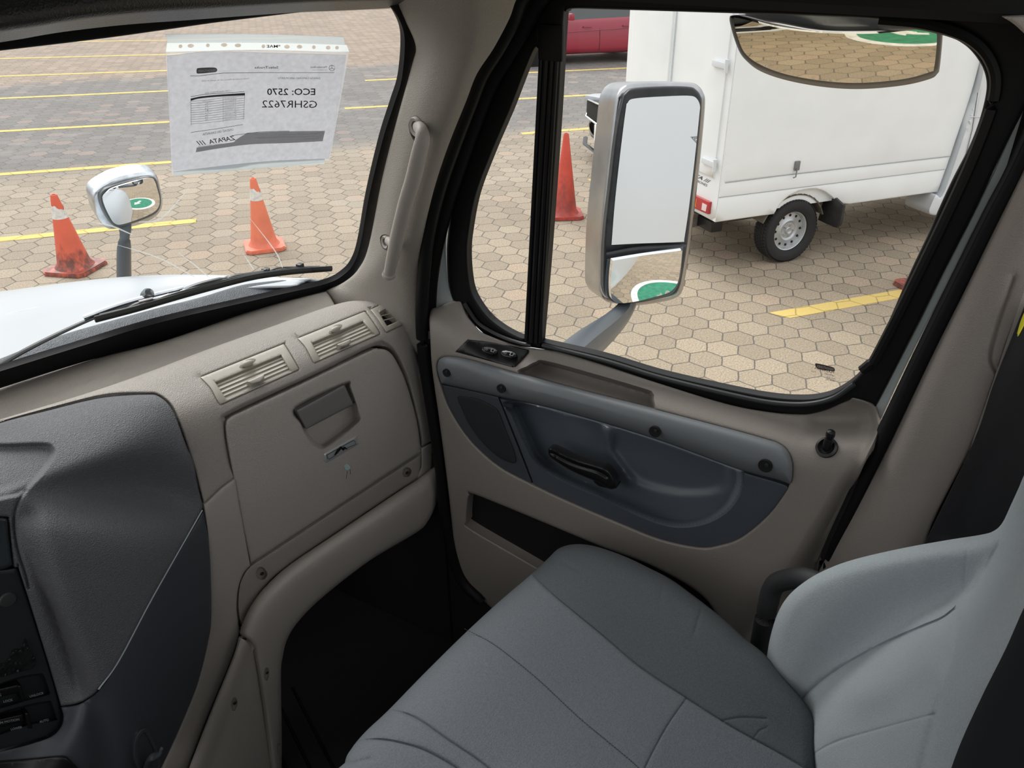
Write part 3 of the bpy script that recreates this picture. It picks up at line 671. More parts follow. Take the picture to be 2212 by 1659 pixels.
G().box(L3(-.055, 0, .40), (.02, .42, .2), RR, .006).link('number_plate', mat('plate_white', (.8, .8, .78), .5), rc)
G().tube([L3(.08, -.8, .2), L3(-.06, -.5, .19), L3(-.1, 0, .185), L3(-.06, .5, .19), L3(.08, .8, .2)], .03, 8, flat=.5).link('front_lip', BLK2, rc)
for sy in (-1, 1): G().box(L3(.2, sy * .68, .70), (.34, .25, .14), RR @ Rz(-sy * .5), .05).link('headlamp', mat('headlamp_glass', (.5, .52, .55), .1, .4), rc)
# ================================================================== THIS TRUCK, OUTSIDE
def wy(X, z, k=.65): return 1.375 - .285 * (X - .591) - .06 * (X - .591) * (X - .858) - k * (z - 2.0)
WS = Surf(None, grid=[[(X, wy(X, z), z) for X in np.linspace(-.5, 1.5, 41)] for z in np.linspace(1.85, 2.8, 30)], ext=.1)
def film(name, col, al, rough=.25):
    m = mat(name, col, rough, alpha=1); N = m.node_tree.nodes; L = m.node_tree.links; b = N['Principled BSDF']
    tr = N.new('ShaderNodeBsdfTranslucent'); tr.inputs[0].default_value = col + (1,); tp = N.new('ShaderNodeBsdfTransparent'); m1 = N.new('ShaderNodeMixShader'); m1.inputs[0].default_value = .6; m2 = N.new('ShaderNodeMixShader'); m2.inputs[0].default_value = al
    L.new(b.outputs[0], m1.inputs[1]); L.new(tr.outputs[0], m1.inputs[2]); L.new(tp.outputs[0], m2.inputs[1]); L.new(m1.outputs[0], m2.inputs[2]); L.new(m2.outputs[0], N['Material Output'].inputs[0]); return m
# windscreen and door glass
def glass(name, tint=(.97, .985, .98), refl=.06):
    m = bpy.data.materials.new(name); m.use_nodes = True; t = m.node_tree; N = t.nodes; L = t.links; N.remove(N['Principled BSDF'])
    a = N.new('ShaderNodeBsdfTransparent'); a.inputs[0].default_value = tint + (1,); b = N.new('ShaderNodeBsdfGlossy'); b.inputs['Roughness'].default_value = .01
    fr = N.new('ShaderNodeFresnel'); fr.inputs[0].default_value = 1.25; mx = N.new('ShaderNodeMixShader'); L.new(fr.outputs[0], mx.inputs[0]); L.new(a.outputs[0], mx.inputs[1]); L.new(b.outputs[0], mx.inputs[2]); L.new(mx.outputs[0], N['Material Output'].inputs[0]); return m
GLS = glass('clear_window_glass')
WSO = [(-60, 118), (200, 86), (360, 64), (480, 47), (700, 20), (806, 3), (835, 8), (860, 40), (873, 85), (867, 168), (850, 225), (826, 300), (797, 420), (779, 520), (766, 563), (745, 590), (704, 612), (600, 636), (350, 694), (180, 745), (-60, 820)]
o = panel('window_1', [(-60, 90)] * 2 + [(835, 0)] + [(890, 60), (900, 160), (800, 560), (740, 610)] + [(350, 730)] * 2 + [(-60, 850)] * 2, WS, GLS, None, res=60, r=0, thick=0.0001); tag(o, 'raked windscreen glass with the taped page', kind='structure')
# black printed edge + rubber (with its dotted fringe)
def frit():
    m = bpy.data.materials.new('black_dotted_glass_edge'); m.use_nodes = True; t = m.node_tree; N = t.nodes; b = N['Principled BSDF']; b.inputs['Base Color'].default_value = (.006, .006, .007, 1); b.inputs['Roughness'].default_value = .35; return m
def ring(outer, inner, name, surf, m, parent, **k): return panel(name, outer, surf, m, parent, holes=[inner], **k)
wsf = empty('windscreen_surround', (.9, 1.2, 2.0), 'black rubber surround bonded round the windscreen edge', 'seal')
ring([(-90, 70)] * 2 + [(450, -10), (806, -40), (900, -10), (905, 85), (893, 140), (862, 250), (828, 380), (800, 522), (776, 580), (744, 612), (704, 630), (560, 667), (350, 738), (180, 782), (-90, 868)] + [(-90, 868)], [(-70, 118)] * 2 + WSO[1:-1] + [(-70, 823)] * 2, 'rubber', WS, SEAL, wsf, lift=.006, thick=.012, r=.003, res=18)
dots = G()
def dotline(P, nrow, step, r0):
    Q = resamp(spl(P, False), step, False); t = np.gradient(Q, axis=0); t /= np.linalg.norm(t, axis=1, keepdims=True); nn = np.stack([t[:, 1], -t[:, 0]], 1)
    for j in range(nrow):
        for i in range(len(Q)):
            q = Q[i] + nn[i] * (3 + j * step * .9) + t[i] * (step / 2 if j % 2 else 0); c = at(WS, *q, .004); d, tt, n = WS.hit(*q)
            A = frame(n); rr = r0 * (1 - j / (nrow + .6)); dots.add([c + A @ np.array([rr * math.cos(a), rr * math.sin(a), 0]) for a in (0, 1.26, 2.51, 3.77, 5.03)], [(0, 1, 2, 3, 4)])
dotline([(835, 8), (860, 40), (873, 85), (867, 168), (826, 300), (797, 420), (779, 520), (766, 563), (745, 590)], 4, 4.2, .0014)
dots.link('dot_fringe', SEAL, wsf, smooth=False)['kind'] = 'stuff'
SCR_ = film('scratch_haze', (.75, .78, .78), .45, .5)
for P in ([(188, 478), (240, 488), (286, 507)], [(250, 528), (340, 556), (420, 598)], [(384, 545), (420, 572), (456, 603)], [(537, 468), (578, 520), (600, 552), (610, 578)], [(525, 548), (540, 570), (548, 583)], [(420, 392), (350, 470), (300, 480)]):
    G().tube([at(WS, x, y, -.001) for x, y in spl(P, False, 6)], [.0002, .0009, .0013, .0009], 5).link('scratch', SCR_, wsf)
# bonnet
HR = [[(-140, 800, 'z', 1.93), (0, 790, 'z', 1.93), (180, 722, 'z', 1.94), (350, 668, 'z', 1.95), (521, 626, 'z', 1.955), (640, 618, 'z', 1.955)],
      [(-160, 715, 'z', 1.84), (0, 700, 'z', 1.84), (160, 662, 'z', 1.88), (320, 632, 'z', 1.915), (490, 612, 'z', 1.94), (655, 609, 'z', 1.95)],
      [(-160, 650, 'z', 1.74), (0, 632, 'z', 1.76), (150, 612, 'z', 1.83), (290, 599, 'z', 1.885), (440, 597, 'z', 1.925), (690, 608, 'z', 1.945)]]
ed = [pt(*q) for q in HR[2]]
HR.append([tuple(p + np.array([.10, .03, -.10])) for p in ed]); HR.append([tuple(p + np.array([.16, .04, -.45])) for p in ed])
HS = Surf(HR, 10, ext=0)
hd = empty('bonnet', (.8, 2.2, 1.2), 'white sloping truck bonnet beyond the windscreen and wiper', 'bonnet')
Gd = HS.G; a_, b_ = Gd.shape[:2]
ho = link('skin', Gd.reshape(-1, 3), [(i * b_ + j, i * b_ + j + 1, (i + 1) * b_ + j + 1, (i + 1) * b_ + j) for i in range(a_ - 1) for j in range(b_ - 1)], BON, hd); md = ho.modifiers.new('t', 'SOLIDIFY'); md.thickness = .006; md.offset = 0
G().tube([at(HS, x, y, .001) for x, y in [(0, 682), (120, 655), (260, 632), (420, 617), (560, 612)]], .0012, 5).link('crease', mat('bonnet_crease', (.6, .62, .64), .3), hd)
# cowl
COWL = mat('blue_grey_cowl_plastic', (.035, .043, .055), .5, bump=(500, .6, 'grain'))
CS = Plane((.9, 1.45, 1.955), (-.05, -.30, 1))
cw = panel('cowl_panel', [(-70, 822)] + [(-70, 800), (0, 775), (120, 728), (250, 690), (360, 660), (408, 650), (460, 634), (521, 616), (570, 609), (626, 604), (670, 606), (705, 613)] + [(705, 613)] + [(720, 640), (600, 680), (350, 760)] + [(-70, 880)] * 2, CS, COWL, res=16, r=.004, thick=.03)
tag(cw, 'dark blue-grey cowl strip under the wiper between glass and bonnet', 'cowl panel')
# wiper
wp = empty('windscreen_wiper', at(WS, 330, 660, -.03), 'black wiper arm and blade lying along the bottom of the windscreen', 'wiper')
def wl(P, h, n=8): return np.array([at(WS, x, y, h) for x, y in spl(P, False, n)])
ARMM = mat('wiper_black', (.018, .02, .022), .35)
G().tube(wl([(-20, 800), (60, 754), (160, 705), (240, 672), (310, 648)], -.05), [.008, .007, .006, .005, .004], 10, flat=.5).link('arm', ARMM, wp)
G().tube(wl([(180, 686), (250, 660), (320, 640), (395, 622)], -.055), .0045, 8).link('arm_rod', CHR2, wp)
G().lathe([(.001, .012), (.008, .011), (.011, .004), (.011, -.008), (.001, -.01)], at(WS, 319, 636, -.058), frame((-.1, -.8, .6)), 18).link('pivot_knob', mat('chrome_knob', (.25, .27, .28), .15, .8), wp)
G().tube(wl([(205, 690), (290, 668), (380, 642), (460, 620), (540, 600), (620, 588), (716, 580)], -.03), .0042, 6, flat=1.6).link('rubber_blade', BLK, wp)
G().tube(wl([(215, 681), (300, 660), (380, 634), (460, 612), (540, 594), (640, 580), (716, 577)], -.036), .0025, 6).link('blade_spine', ARMM, wp)
for P, r_ in (([(395, 628), (430, 614), (470, 604), (482, 603)], .006), ([(270, 668), (300, 655), (340, 648), (372, 640), (400, 638)], .005), ([(475, 612), (500, 598), (560, 588), (580, 582)], .005), ([(570, 590), (600, 579), (650, 577), (690, 576)], .0035), ([(400, 626), (440, 612), (490, 600)], .004)):
    G().tube(wl(P, -.043), r_, 8, flat=.6).link('claw', ARMM, wp)
for q in ((274, 669), (492, 603), (574, 584), (648, 574), (372, 641)): G().box(at(WS, *q, -.045), (.014, .012, .010), None, .003).link('clip', BLK2, wp)
for a, b in (((345, 644), (365, 636)), ((300, 652), (330, 644)), ((430, 632), (452, 625)), ((505, 606), (535, 600)), ((390, 630), (400, 627))): G().tube(wl([a, ((a[0] + b[0]) / 2, (a[1] + b[1]) / 2), b], -.040), .0022, 6).link('glint_bar', mat('bare_metal', (.6, .55, .55), .3, .8), wp)
# small mirror on the bonnet
def mirror_box(name, label, cat, outline, glassline, surf, depth, mh, mg, shell_px=10):
    r = empty(name, at(surf, *np.mean(outline, 0)), label, cat)
    return r
def nrm(v): v = np.array(v, float); return v / np.linalg.norm(v)
def aim(px, X, target, mode='x'):
    """mirror plane at picture point that sends the sight line to target"""
    p = pt(*px, mode, X); a = nrm(CAM - p); b = nrm(np.array(target) - p); return p, nrm(a + b)
fm_p, fm_n = aim((275, 447), 1.32, (2.1, -1.6, .1))
FM = Plane(fm_p, fm_n)
fm = empty('bonnet_mirror', at(FM, 268, 600), 'small rounded chrome-backed mirror on a black stalk above the bonnet', 'mirror')
hsn = [(205, 405), (225, 392), (250, 380), (290, 371), (318, 370), (333, 374), (341, 385), (346, 405), (351, 430), (349, 450), (338, 466), (320, 478), (295, 487), (255, 494), (235, 494), (220, 484), (206, 462), (198, 432), (198, 415)]
panel('housing', hsn, FM, CHR2, fm, lift=-.012, thick=.05, r=.02, res=10, wall=(-.3, -.75, -.2))
panel('bezel', [(216, 425), (222, 412), (240, 402), (300, 385), (325, 381), (336, 386), (342, 403), (348, 430), (345, 450), (332, 464), (300, 478), (262, 489), (245, 487), (232, 470), (220, 445)], FM, mat('mirror_bezel_grey', (.10, .11, .11), .4), fm, lift=.002, thick=.02, r=.004, res=8)
fg = [(222, 427), (230, 415), (250, 404), (300, 389), (326, 384), (334, 391), (339, 405), (345, 430), (342, 448), (328, 461), (298, 474), (262, 485), (247, 482), (237, 468), (226, 445)]
def bulge(poly, hgt):
    P = spl(poly); c = P.mean(0); R_ = np.abs(P - c).max(0)
    return lambda X: hgt * (1 - ((X - c) / R_ * .8).__pow__(2).sum(1))
panel('mirror_glass', fg, FM, MIRR, fm, lift=.004, thick=.004, r=0, res=5, relief=[bulge(fg, .012)])
q0, q1 = at(FM, 268, 488), pt(268, 640, 'x', fm_p[0] + .02)
G().tube(crom([at(FM, 269, 480) + [.02, .02, 0], at(FM, 268, 540) + [.015, .02, 0], pt(268, 620, 'x', fm_p[0] + .03)], 6), [.017, .019, .021], 16, flat=.7).link('stalk', STRIP, fm)
# big door mirror
bp_, bn_ = aim((1410, 400), 1.80, (1.33, -.9, 2.1))
BM = Plane(bp_, bn_)
bmr = empty('door_mirror', at(BM, 1380, 655), 'tall chrome-backed truck door mirror with flat glass above a convex glass', 'mirror')
ho_ = [(1333, 200), (1345, 186), (1368, 179), (1440, 177), (1490, 178), (1508, 185), (1519, 200), (1523, 225), (1515, 320), (1504, 420), (1492, 520), (1480, 600), (1474, 628), (1462, 642), (1430, 652), (1370, 660), (1325, 655), (1308, 650), (1296, 635), (1292, 610), (1296, 500), (1306, 400), (1318, 290), (1326, 222)]
panel('housing', ho_, BM, mat('polished_mirror_shell', (.40, .41, .42), .2, 1, var=(8, .25)), bmr, lift=-.01, thick=.09, r=.02, res=14, wall=(-bn_ * -1 + np.array([0, 0, 0])) )
panel('bezel', [(1344, 218), (1352, 200), (1372, 190), (1440, 186), (1488, 187), (1503, 193), (1513, 206), (1516, 228), (1508, 320), (1497, 420), (1486, 520), (1473, 600), (1466, 625), (1456, 636), (1425, 645), (1370, 655), (1330, 651), (1313, 643), (1304, 628), (1302, 600), (1306, 500), (1317, 400), (1330, 290)], BM, mat('black_mirror_bezel', (.03, .033, .036), .35, var=(40, .3)), bmr, lift=.004, thick=.02, r=.006, res=12, relief=[groove([(1312, 545), (1380, 533), (1480, 527)], .004, 3)])
g1 = [(1352, 235), (1356, 222), (1370, 213), (1440, 208), (1490, 207), (1505, 213), (1512, 228), (1511, 245), (1500, 350), (1488, 450), (1478, 518)] + [(1478, 522)] + [(1440, 524), (1380, 526), (1321, 529)] + [(1321, 529)] + [(1328, 440), (1340, 330)]
panel('flat_glass', g1, BM, MIRR, bmr, lift=.006, thick=.003, r=0, res=20)
g2 = [(1312, 560)] * 2 + [(1380, 548), (1476, 531)] + [(1476, 531)] + [(1472, 580), (1468, 605), (1460, 625), (1448, 636), (1420, 644), (1370, 652), (1335, 655), (1318, 648), (1309, 633), (1308, 600)]
panel('lower_frame', g2, BM, STRIP, bmr, lift=.010, thick=.006, r=.004, res=10)
g3 = [(1324, 563)] * 2 + [(1390, 552), (1474, 541)] + [(1474, 541)] + [(1470, 580), (1465, 607), (1456, 623), (1440, 634), (1400, 645), (1370, 652), (1340, 655), (1325, 650), (1320, 636), (1320, 600)]
cvp = at(BM, 1392, 645); CV = Plane(cvp, nrm(.47 * bn_ + .53 * nrm(nrm(CAM - cvp) + nrm(np.array([2.5, -.5, 0.]) - cvp))))
panel('convex_glass', g3, CV, MIRR, bmr, lift=.009, thick=.012, r=0, res=5, relief=[bulge(g3, .013)])
sec = [(1, .35), (.9, .62), (.3, .7), (-.5, .6), (-1, .3), (-1, -.35), (-.5, -.6), (.5, -.6), (1, -.3)]
a0, a1, a2, a3, a4 = at(BM, 1365, 645, -.03), pt(1345, 680, 'x', 1.72), pt(1315, 712, 'x', 1.60), pt(1262, 757, 'x', 1.42), pt(1225, 790, 'x', 1.31)
G().tube(crom([a0, a1, a2, a3, a4], 8), [.026, .032, .036, .044, .046], sec=sec, up=(0, 1, .3)).link('arm', STRIP, bmr)
# look-down mirror above the door
lp_, ln_ = aim((1800, 110), 1.40, (2.85, -.20, 0))
LM = Plane(lp_, ln_)
lm = empty('look_down_mirror', at(LM, 1800, 60), 'wide black-rimmed convex mirror hanging outside over the door window', 'mirror')
lo_ = [(1576, 38), (1582, 33), (1610, 34), (1680, 52), (1770, 67), (1880, 69), (1960, 60), (2010, 58), (2034, 66)] + [(2036, 75), (2030, 140), (2024, 155), (2008, 166), (1950, 180), (1860, 188), (1780, 184), (1700, 170), (1640, 150), (1606, 125), (1590, 95), (1578, 55)]
panel('rim', lo_, LM, BLK2, lm, lift=-.004, thick=.03, r=.006, res=12, wall=(-.6, 0, .2))
lg = [(1585, 45), (1600, 40), (1680, 60), (1770, 71), (1880, 73), (1960, 66), (2000, 61), (2018, 68), (2024, 82), (2018, 145), (2008, 156), (1950, 171), (1860, 179), (1780, 175), (1700, 161), (1645, 141), (1612, 118), (1597, 90)]
panel('mirror_glass', lg, LM, MIRR2, lm, lift=.0, thick=.003, r=0, res=8, relief=[bulge(lg, .02)])
panel('bracket', [(1600, 40), (1610, 25), (1700, 14), (1850, 22), (1960, 40), (1985, 62), (1880, 67), (1770, 65), (1680, 50)], Plane((1.36, 0, 2.6), (1, 0, .12)), STRIP, lm, thick=.03, r=.01, res=14)
# painted outer skin of the cab and sleeper side (seen in the mirrors)
skin = G()
def slab(y0, y1, z0, z1, x=1.31, t=.03): skin.box((x, (y0 + y1) / 2, (z0 + z1) / 2), (t, y1 - y0, z1 - z0), None, .006)
slab(-.10, 1.02, .95, 1.92); slab(-3.2, -.12, .75, 3.4); slab(1.04, 1.22, 1.0, 1.97)
skin.link('wall_right', WHT)['kind'] = 'structure'
G().box((1.33, .5, .7), (.12, 1.1, .3), None, .02).link('cab_step', BLK2); bpy.data.objects['cab_step']['label'] = 'black cab step outside below the passenger door'; bpy.data.objects['cab_step']['category'] = 'step'
# taped page in a punched sleeve
pg = empty('taped_page', at(WS, 555, 370, .004), 'printed page in a clear punched sleeve taped inside the windscreen', 'paper')
panel('sleeve', [(358, 110)] * 2 + [(755, 108)] * 2 + [(712, 346)] * 2 + [(372, 378)] * 2, WS, film('clear_sleeve_film', (.66, .70, .72), .45), pg, lift=.004, thick=.0005, r=0, res=30)
def fibre():
    m = mat('thin_backlit_paper', (.62, .615, .645), .8, var=(120, .08)); N = m.node_tree.nodes; L = m.node_tree.links; b = N['Principled BSDF']
    tr = N.new('ShaderNodeBsdfTranslucent'); tr.inputs[0].default_value = (.80, .80, .84, 1); mx = N.new('ShaderNodeMixShader'); mx.inputs[0].default_value = .62
    src = b.inputs['Base Color'].links[0].from_socket; L.new(src, tr.inputs[0])
    L.new(b.outputs[0], mx.inputs[1]); L.new(tr.outputs[0], mx.inputs[2]); L.new(mx.outputs[0], N['Material Output'].inputs[0]); return m
panel('paper', [(361, 121), (361, 121), (450, 112), (560, 114), (748, 119), (748, 119), (730, 235), (711, 343), (711, 343), (560, 352), (500, 362), (371, 369), (371, 369), (366, 250)], WS, fibre(), pg, lift=.006, thick=.0004, r=0, res=30)
TAPE = film('cloudy_tape', (.62, .70, .72), .75)
panel('tape', [(357, 74)] * 2 + [(560, 74), (742, 80)] + [(742, 80)] + [(745, 97)] * 2 + [(560, 92), (362, 93)] + [(362, 93)], WS, TAPE, pg, lift=.008, thick=.0004, r=0, res=30)
panel('tape', [(374, 371)] * 2 + [(560, 350), (701, 343)] + [(701, 343)] + [(701, 354)] * 2 + [(560, 364), (376, 380)] + [(376, 380)], WS, TAPE, pg, lift=.008, thick=.0004, r=0, res=30)
hl = []
for x, w_, y in ((390, 4, 100), (412, 7, 99), (449, 4, 98), (484, 7, 97), (514, 7, 98), (569, 4, 100), (620, 6, 101), (647, 6, 101), (678, 4, 102), (709, 5, 103), (728, 4, 103)): hl.append([(x + w_ * math.cos(a), y + 4 * math.sin(a)) for a in np.linspace(0, 6.28, 9)[:-1]])
panel('punched_strip', [(361, 92)] * 2 + [(560, 90), (749, 97)] + [(749, 97)] + [(755, 113)] * 2 + [(560, 108), (358, 112)] + [(358, 112)], WS, film('white_punch_strip', (.88, .92, .91), .97), pg, lift=.007, thick=.0004, r=0, res=16, holes=hl)
INK = mat('grey_ink', (.085, .08, .11), .7); INK2 = mat('dark_ink', (.04, .04, .07), .7); INK3 = mat('faint_ink', (.30, .30, .34), .7)
PH = .0078
def tx(s, L_, R_, h, m=INK, bold=False, shear=0): return letters('printing', s, WS, L_, R_, h, m, pg, bold, PH, shear)
tx('ECO: 2570', (681, 205), (577, 205), 14, INK2, True); tx('GSHR7622', (685, 233), (566, 232), 15.5, INK2)
tx('ZAPATA CAMIONES AEROPUERTO', (692, 171), (600, 171), 4, INK); tx('SelecTrucks', (601, 148), (550, 148), 5, INK, True); tx('Mercedes-Benz', (706, 147), (671, 147), 4.5, INK); tx('The standard for trucks', (706, 152), (675, 152), 2.2, INK3)
tx('Fecha: Ciudad de Mexico a 21 de agosto de 2025', (537, 171), (436, 176), 2.8, INK3); tx('1 CASCADIA MODELO 2016', (499, 197), (443, 203), 3.4, INK3)
tx('UNIDAD SIN GARANTIA', (504, 282), (438, 293), 5, INK); tx('ZAPATA', (509, 302), (453, 311), 9.5, INK2, True, .25); tx('///', (445, 312), (427, 314), 9.5, INK2, True, .25)
tx('*MAE', (606, 103), (576, 103), 6, mat('black_mark', (.02, .02, .03), .6), True)
def lines(nm, P, w_, m, h=PH): 
    for k, q in enumerate(P): G().tube([at(WS, x, y, h) for x, y in resamp(np.array(q, float), 15, False)], w_, 4).link(nm, m, pg)
lines('rule', [[(722, 157), (560, 157), (480, 158), (430, 164), (411, 164)], [(413, 286), (470, 278), (525, 269)], [(500, 293), (560, 285), (625, 283)], [(412, 209), (440, 204), (528, 198)]], .0003, INK)
ring_c = [(717 + 6.3 * math.cos(a), 147 + 6.3 * math.sin(a)) for a in np.linspace(0, 6.28, 20)]
lines('emblem', [ring_c, [(717, 147), (717, 141)], [(717, 147), (722.5, 150)], [(717, 147), (711.5, 150)]], .0003, INK)
panel('badge_print', [(425, 150), (430, 147), (462, 146), (469, 150), (468, 154), (463, 156), (430, 159), (425, 157)], WS, mat('badge_ink', (.24, .24, .29), .7), pg, lift=PH, thick=.0002, r=0, res=12); letters('printing', 'FREIGHTLINER', WS, (466, 154), (428, 156), 5, mat('paper_white_ink', (.75, .75, .78), .7), pg, True, PH + .0012)
panel('table_header', [(412, 213)] * 2 + [(412, 218)] * 2 + [(430, 213), (470, 209), (529, 206)] + [(529, 206)] + [(529, 201)] * 2 + [(470, 209 - 4), (433, 208.5)] + [(433, 208.5)], WS, mat('table_ink', (.10, .10, .12), .7), pg, lift=PH, thick=.0002, r=0, res=10)
for k in range(11):
    f = k / 10.; lines('table_rule', [[(412, 219 + 49 * f), (440, 217 + 49 * f), (482, 211 + 50 * f), (528, 207 + 49 * f)]], .00022, INK3)
lines('table_rule', [[(412, 213), (413, 271)], [(529, 202), (526, 257)], [(482, 211), (482, 264)]], .00022, INK3)
random.seed(3)
for k, s in enumerate(['Unidad', 'Marca', 'Modelo', 'Motor', 'Transmision', 'Eje delantero', 'Eje trasero', 'Rodado', 'Frenos', 'Kilometraje']):
    f = k / 10.; tx(s, (510, 212 + 49.5 * f), (485, 214.5 + 49.5 * f), 2.4, INK3)
    if k < 9: tx(['CASCADIA', '2016', 'DD', '13', 'F', '12', '40', '22', 'AIRE'][k], (456 - (0 if k == 0 else 6), 219 + 49.5 * f), (437 + (0 if k == 0 else 6), 221 + 49.5 * f), 2.4, INK3)
BAND = film('grey_print_band', (.42, .42, .43), 1., .7)
panel('print_band', [(425, 319)] * 2 + [(423, 329)] * 2 + [(470, 321), (540, 312), (620, 309), (697, 305)] + [(697, 305)] + [(702, 283)] * 2 + [(620, 284), (540, 287)] + [(535, 287)] + [(510, 302), (505, 307), (480, 311)], WS, BAND, pg, lift=PH, thick=.0002, r=0, res=14)
WI = mat('light_print', (.55, .55, .57), .7)
for s, L_, R_ in (('CARRETERA LOS REYES - LECHERIA KM. 21', (695, 290), (598, 293)), ('COL. LA MAGDALENA PANOAYA MPO. DE TEXCOCO, C.P. 56200', (695, 295), (556, 299)), ('TEL. 595 954 11 77', (693, 300), (656, 302))): letters('printing', s, WS, L_, R_, 3, WI, pg, False, PH + .001)
tx('CAMIONES Y TRACTOCAMIONES', (480, 312), (428, 318), 2.5, INK3)
# ================================================================== CAB INTERIOR
def solid(name, c, d, m, kind='structure', label=None, bev=0, R=None, parent=None):
    o = G().box(c, d, R, bev).link(name, m, parent, smooth=bool(bev))
    if kind and parent is None: o['kind'] = kind
    if label: o['label'] = label
    return o
solid('floor', (.1, .45, .97), (2.25, 2.1, .06), mat('black_floor_mat', (.012, .012, .012), .75, bump=(60, .5, 'noise')), label='black rubber cab floor')
solid('wall_front', (.1, 1.42, 1.45), (2.25, .04, .92), mat('dark_firewall', (.010, .010, .010), .9))
g = G()
for k in range(3): g.tube([(.55 + .05 * k, .7, 1.0), (.80 + .05 * k, 1.2, 1.0)], .004, 6)
g.link('ribs', BLK, bpy.data.objects['floor'])
# roof + header
DKW = mat('dark_firewall', (.010, .010, .010), .9)
solid('wall_kick', (1.235, 1.18, 1.45), (.03, .50, .95), DKW)
solid('wall_corner', (1.270, .93, 1.90), (.012, .16, .26), DKW)
solid('wall_sill', (1.245, .45, 1.15), (.03, 1.2, .36), DKW)
solid('wall_pillar', (1.262, -.34, 1.85), (.03, .60, 1.75), DKW)
wl_ = G().box((-1.05, .4, 1.5), (.04, 2.1, 1.1)).box((-1.05, -.35, 2.4), (.04, .6, .8)).box((-1.05, 1.3, 2.3), (.04, .3, .6)).link('wall_left_blocker', DKW, smooth=False); wl_['kind'] = 'structure'  # unseen driver-side wall put in to cut side light, window gap left open
ds = empty('unseen_driver_seat', (-.45, .1, 1.0), 'unseen dark driver seat on the left, added to block side light', 'seat')  # unseen seat added to keep side light off the door
G().box((-.45, .2, 1.55), (.52, .52, .16), None, .05, 3).link('cushion', SEATB, ds); G().box((-.45, -.12, 1.98), (.52, .16, .78), None, .06, 3).link('backrest', SEATB, ds); G().box((-.45, .2, 1.23), (.4, .4, .46), None, .02).link('base', BLK2, ds)
hs = Surf([[(x_, y_, 'z', z_) for x_, y_, z_ in r] for r in (
    [(-200, -80, 2.66), (200, -110, 2.66), (600, -150, 2.66), (1000, -170, 2.66)],
    [(-200, 112, 2.595), (0, 73, 2.60), (200, 41, 2.603), (450, 20, 2.606)])], 8) if 0 else None
G().box((.1, .43, 2.79), (2.3, 1.04, .03), None, .01).link('ceiling', HEAD)['kind'] = 'structure'
HP = Plane(pt(300, 40, 'y', .80), (0, 1, -.35))
vz = panel('windscreen_header', [(-120, 95)] * 2 + [(0, 72), (90, 58), (130, 51), (200, 41), (320, 29), (450, 21), (560, 14), (700, 6), (830, 2), (920, -8)] + [(1010, -60)] + [(-120, -120)] * 2, HP, mat('dark_visor_vinyl', (.03, .032, .032), .38, bump=(500, .3, 'grain')), res=14, r=.022, thick=.04)
tag(vz, 'dark soft-edged header trim along the top of the windscreen', 'trim panel')
# ---------------- dashboard sheets
DS = Surf([
    [(-220, 960, 'z', 1.965), (0, 872, 'z', 1.965), (230, 812, 'z', 1.965), (442, 735, 'z', 1.965), (574, 690, 'z', 1.965), (723, 640, 'z', 1.965), (850, 630, 'z', 1.965), (960, 640, 'z', 1.95)],
    [(-220, 985, 'z', 2.0), (0, 905, 'z', 2.0), (200, 845, 'z', 2.0), (442, 757, 'z', 2.0), (574, 710, 'z', 2.0), (723, 657, 'z', 2.0), (850, 642, 'z', 1.995), (950, 670, 'z', 1.96)],
    [(-220, 1010, 's', -1.28), (0, 950, 's', -1.28), (230, 880, 's', -1.275), (435, 815, 's', -1.275), (606, 748, 's', -1.275), (778, 678, 's', -1.275), (868, 665, 's', -1.27), (960, 700, 's', -1.30)],
    [(-150, 1080, 's', -1.215), (60, 1010, 's', -1.215), (300, 930, 's', -1.215), (472, 875, 's', -1.215), (642, 802, 's', -1.215), (820, 724, 's', -1.215), (893, 715, 's', -1.235), (975, 740, 's', -1.30)],
    [(-120, 1180, 's', -1.195), (100, 1110, 's', -1.195), (330, 1030, 's', -1.195), (500, 950, 's', -1.195), (680, 860, 's', -1.195), (860, 790, 's', -1.20), (925, 800, 's', -1.235), (985, 840, 's', -1.31)],
    [(-100, 1330, 's', -1.185), (120, 1270, 's', -1.185), (340, 1180, 's', -1.185), (520, 1090, 's', -1.185), (700, 990, 's', -1.185), (890, 900, 's', -1.195), (945, 920, 's', -1.235), (1000, 970, 's', -1.32)],
    [(-60, 1480, 's', -1.195), (140, 1430, 's', -1.195), (360, 1330, 's', -1.195), (540, 1218, 's', -1.195), (720, 1105, 's', -1.195), (907, 978, 's', -1.205), (948, 990, 's', -1.235), (1005, 1040, 's', -1.32)],
    [(-40, 1640, 's', -1.215), (160, 1580, 's', -1.215), (360, 1480, 's', -1.215), (525, 1350, 's', -1.215), (720, 1200, 's', -1.215), (900, 1080, 's', -1.225), (950, 1070, 's', -1.25), (1005, 1110, 's', -1.33)],
    [(-20, 1820, 's', -1.23), (160, 1790, 's', -1.23), (360, 1720, 's', -1.23), (520, 1600, 's', -1.23), (720, 1420, 's', -1.23), (900, 1240, 's', -1.24), (950, 1180, 's', -1.26), (1005, 1200, 's', -1.34)]], 8, ext=.08)
dash = empty('dashboard', (.85, 1.2, 1.3), 'tan grained dashboard with closed glovebox, two louvred vents and dark centre console', 'dashboard')
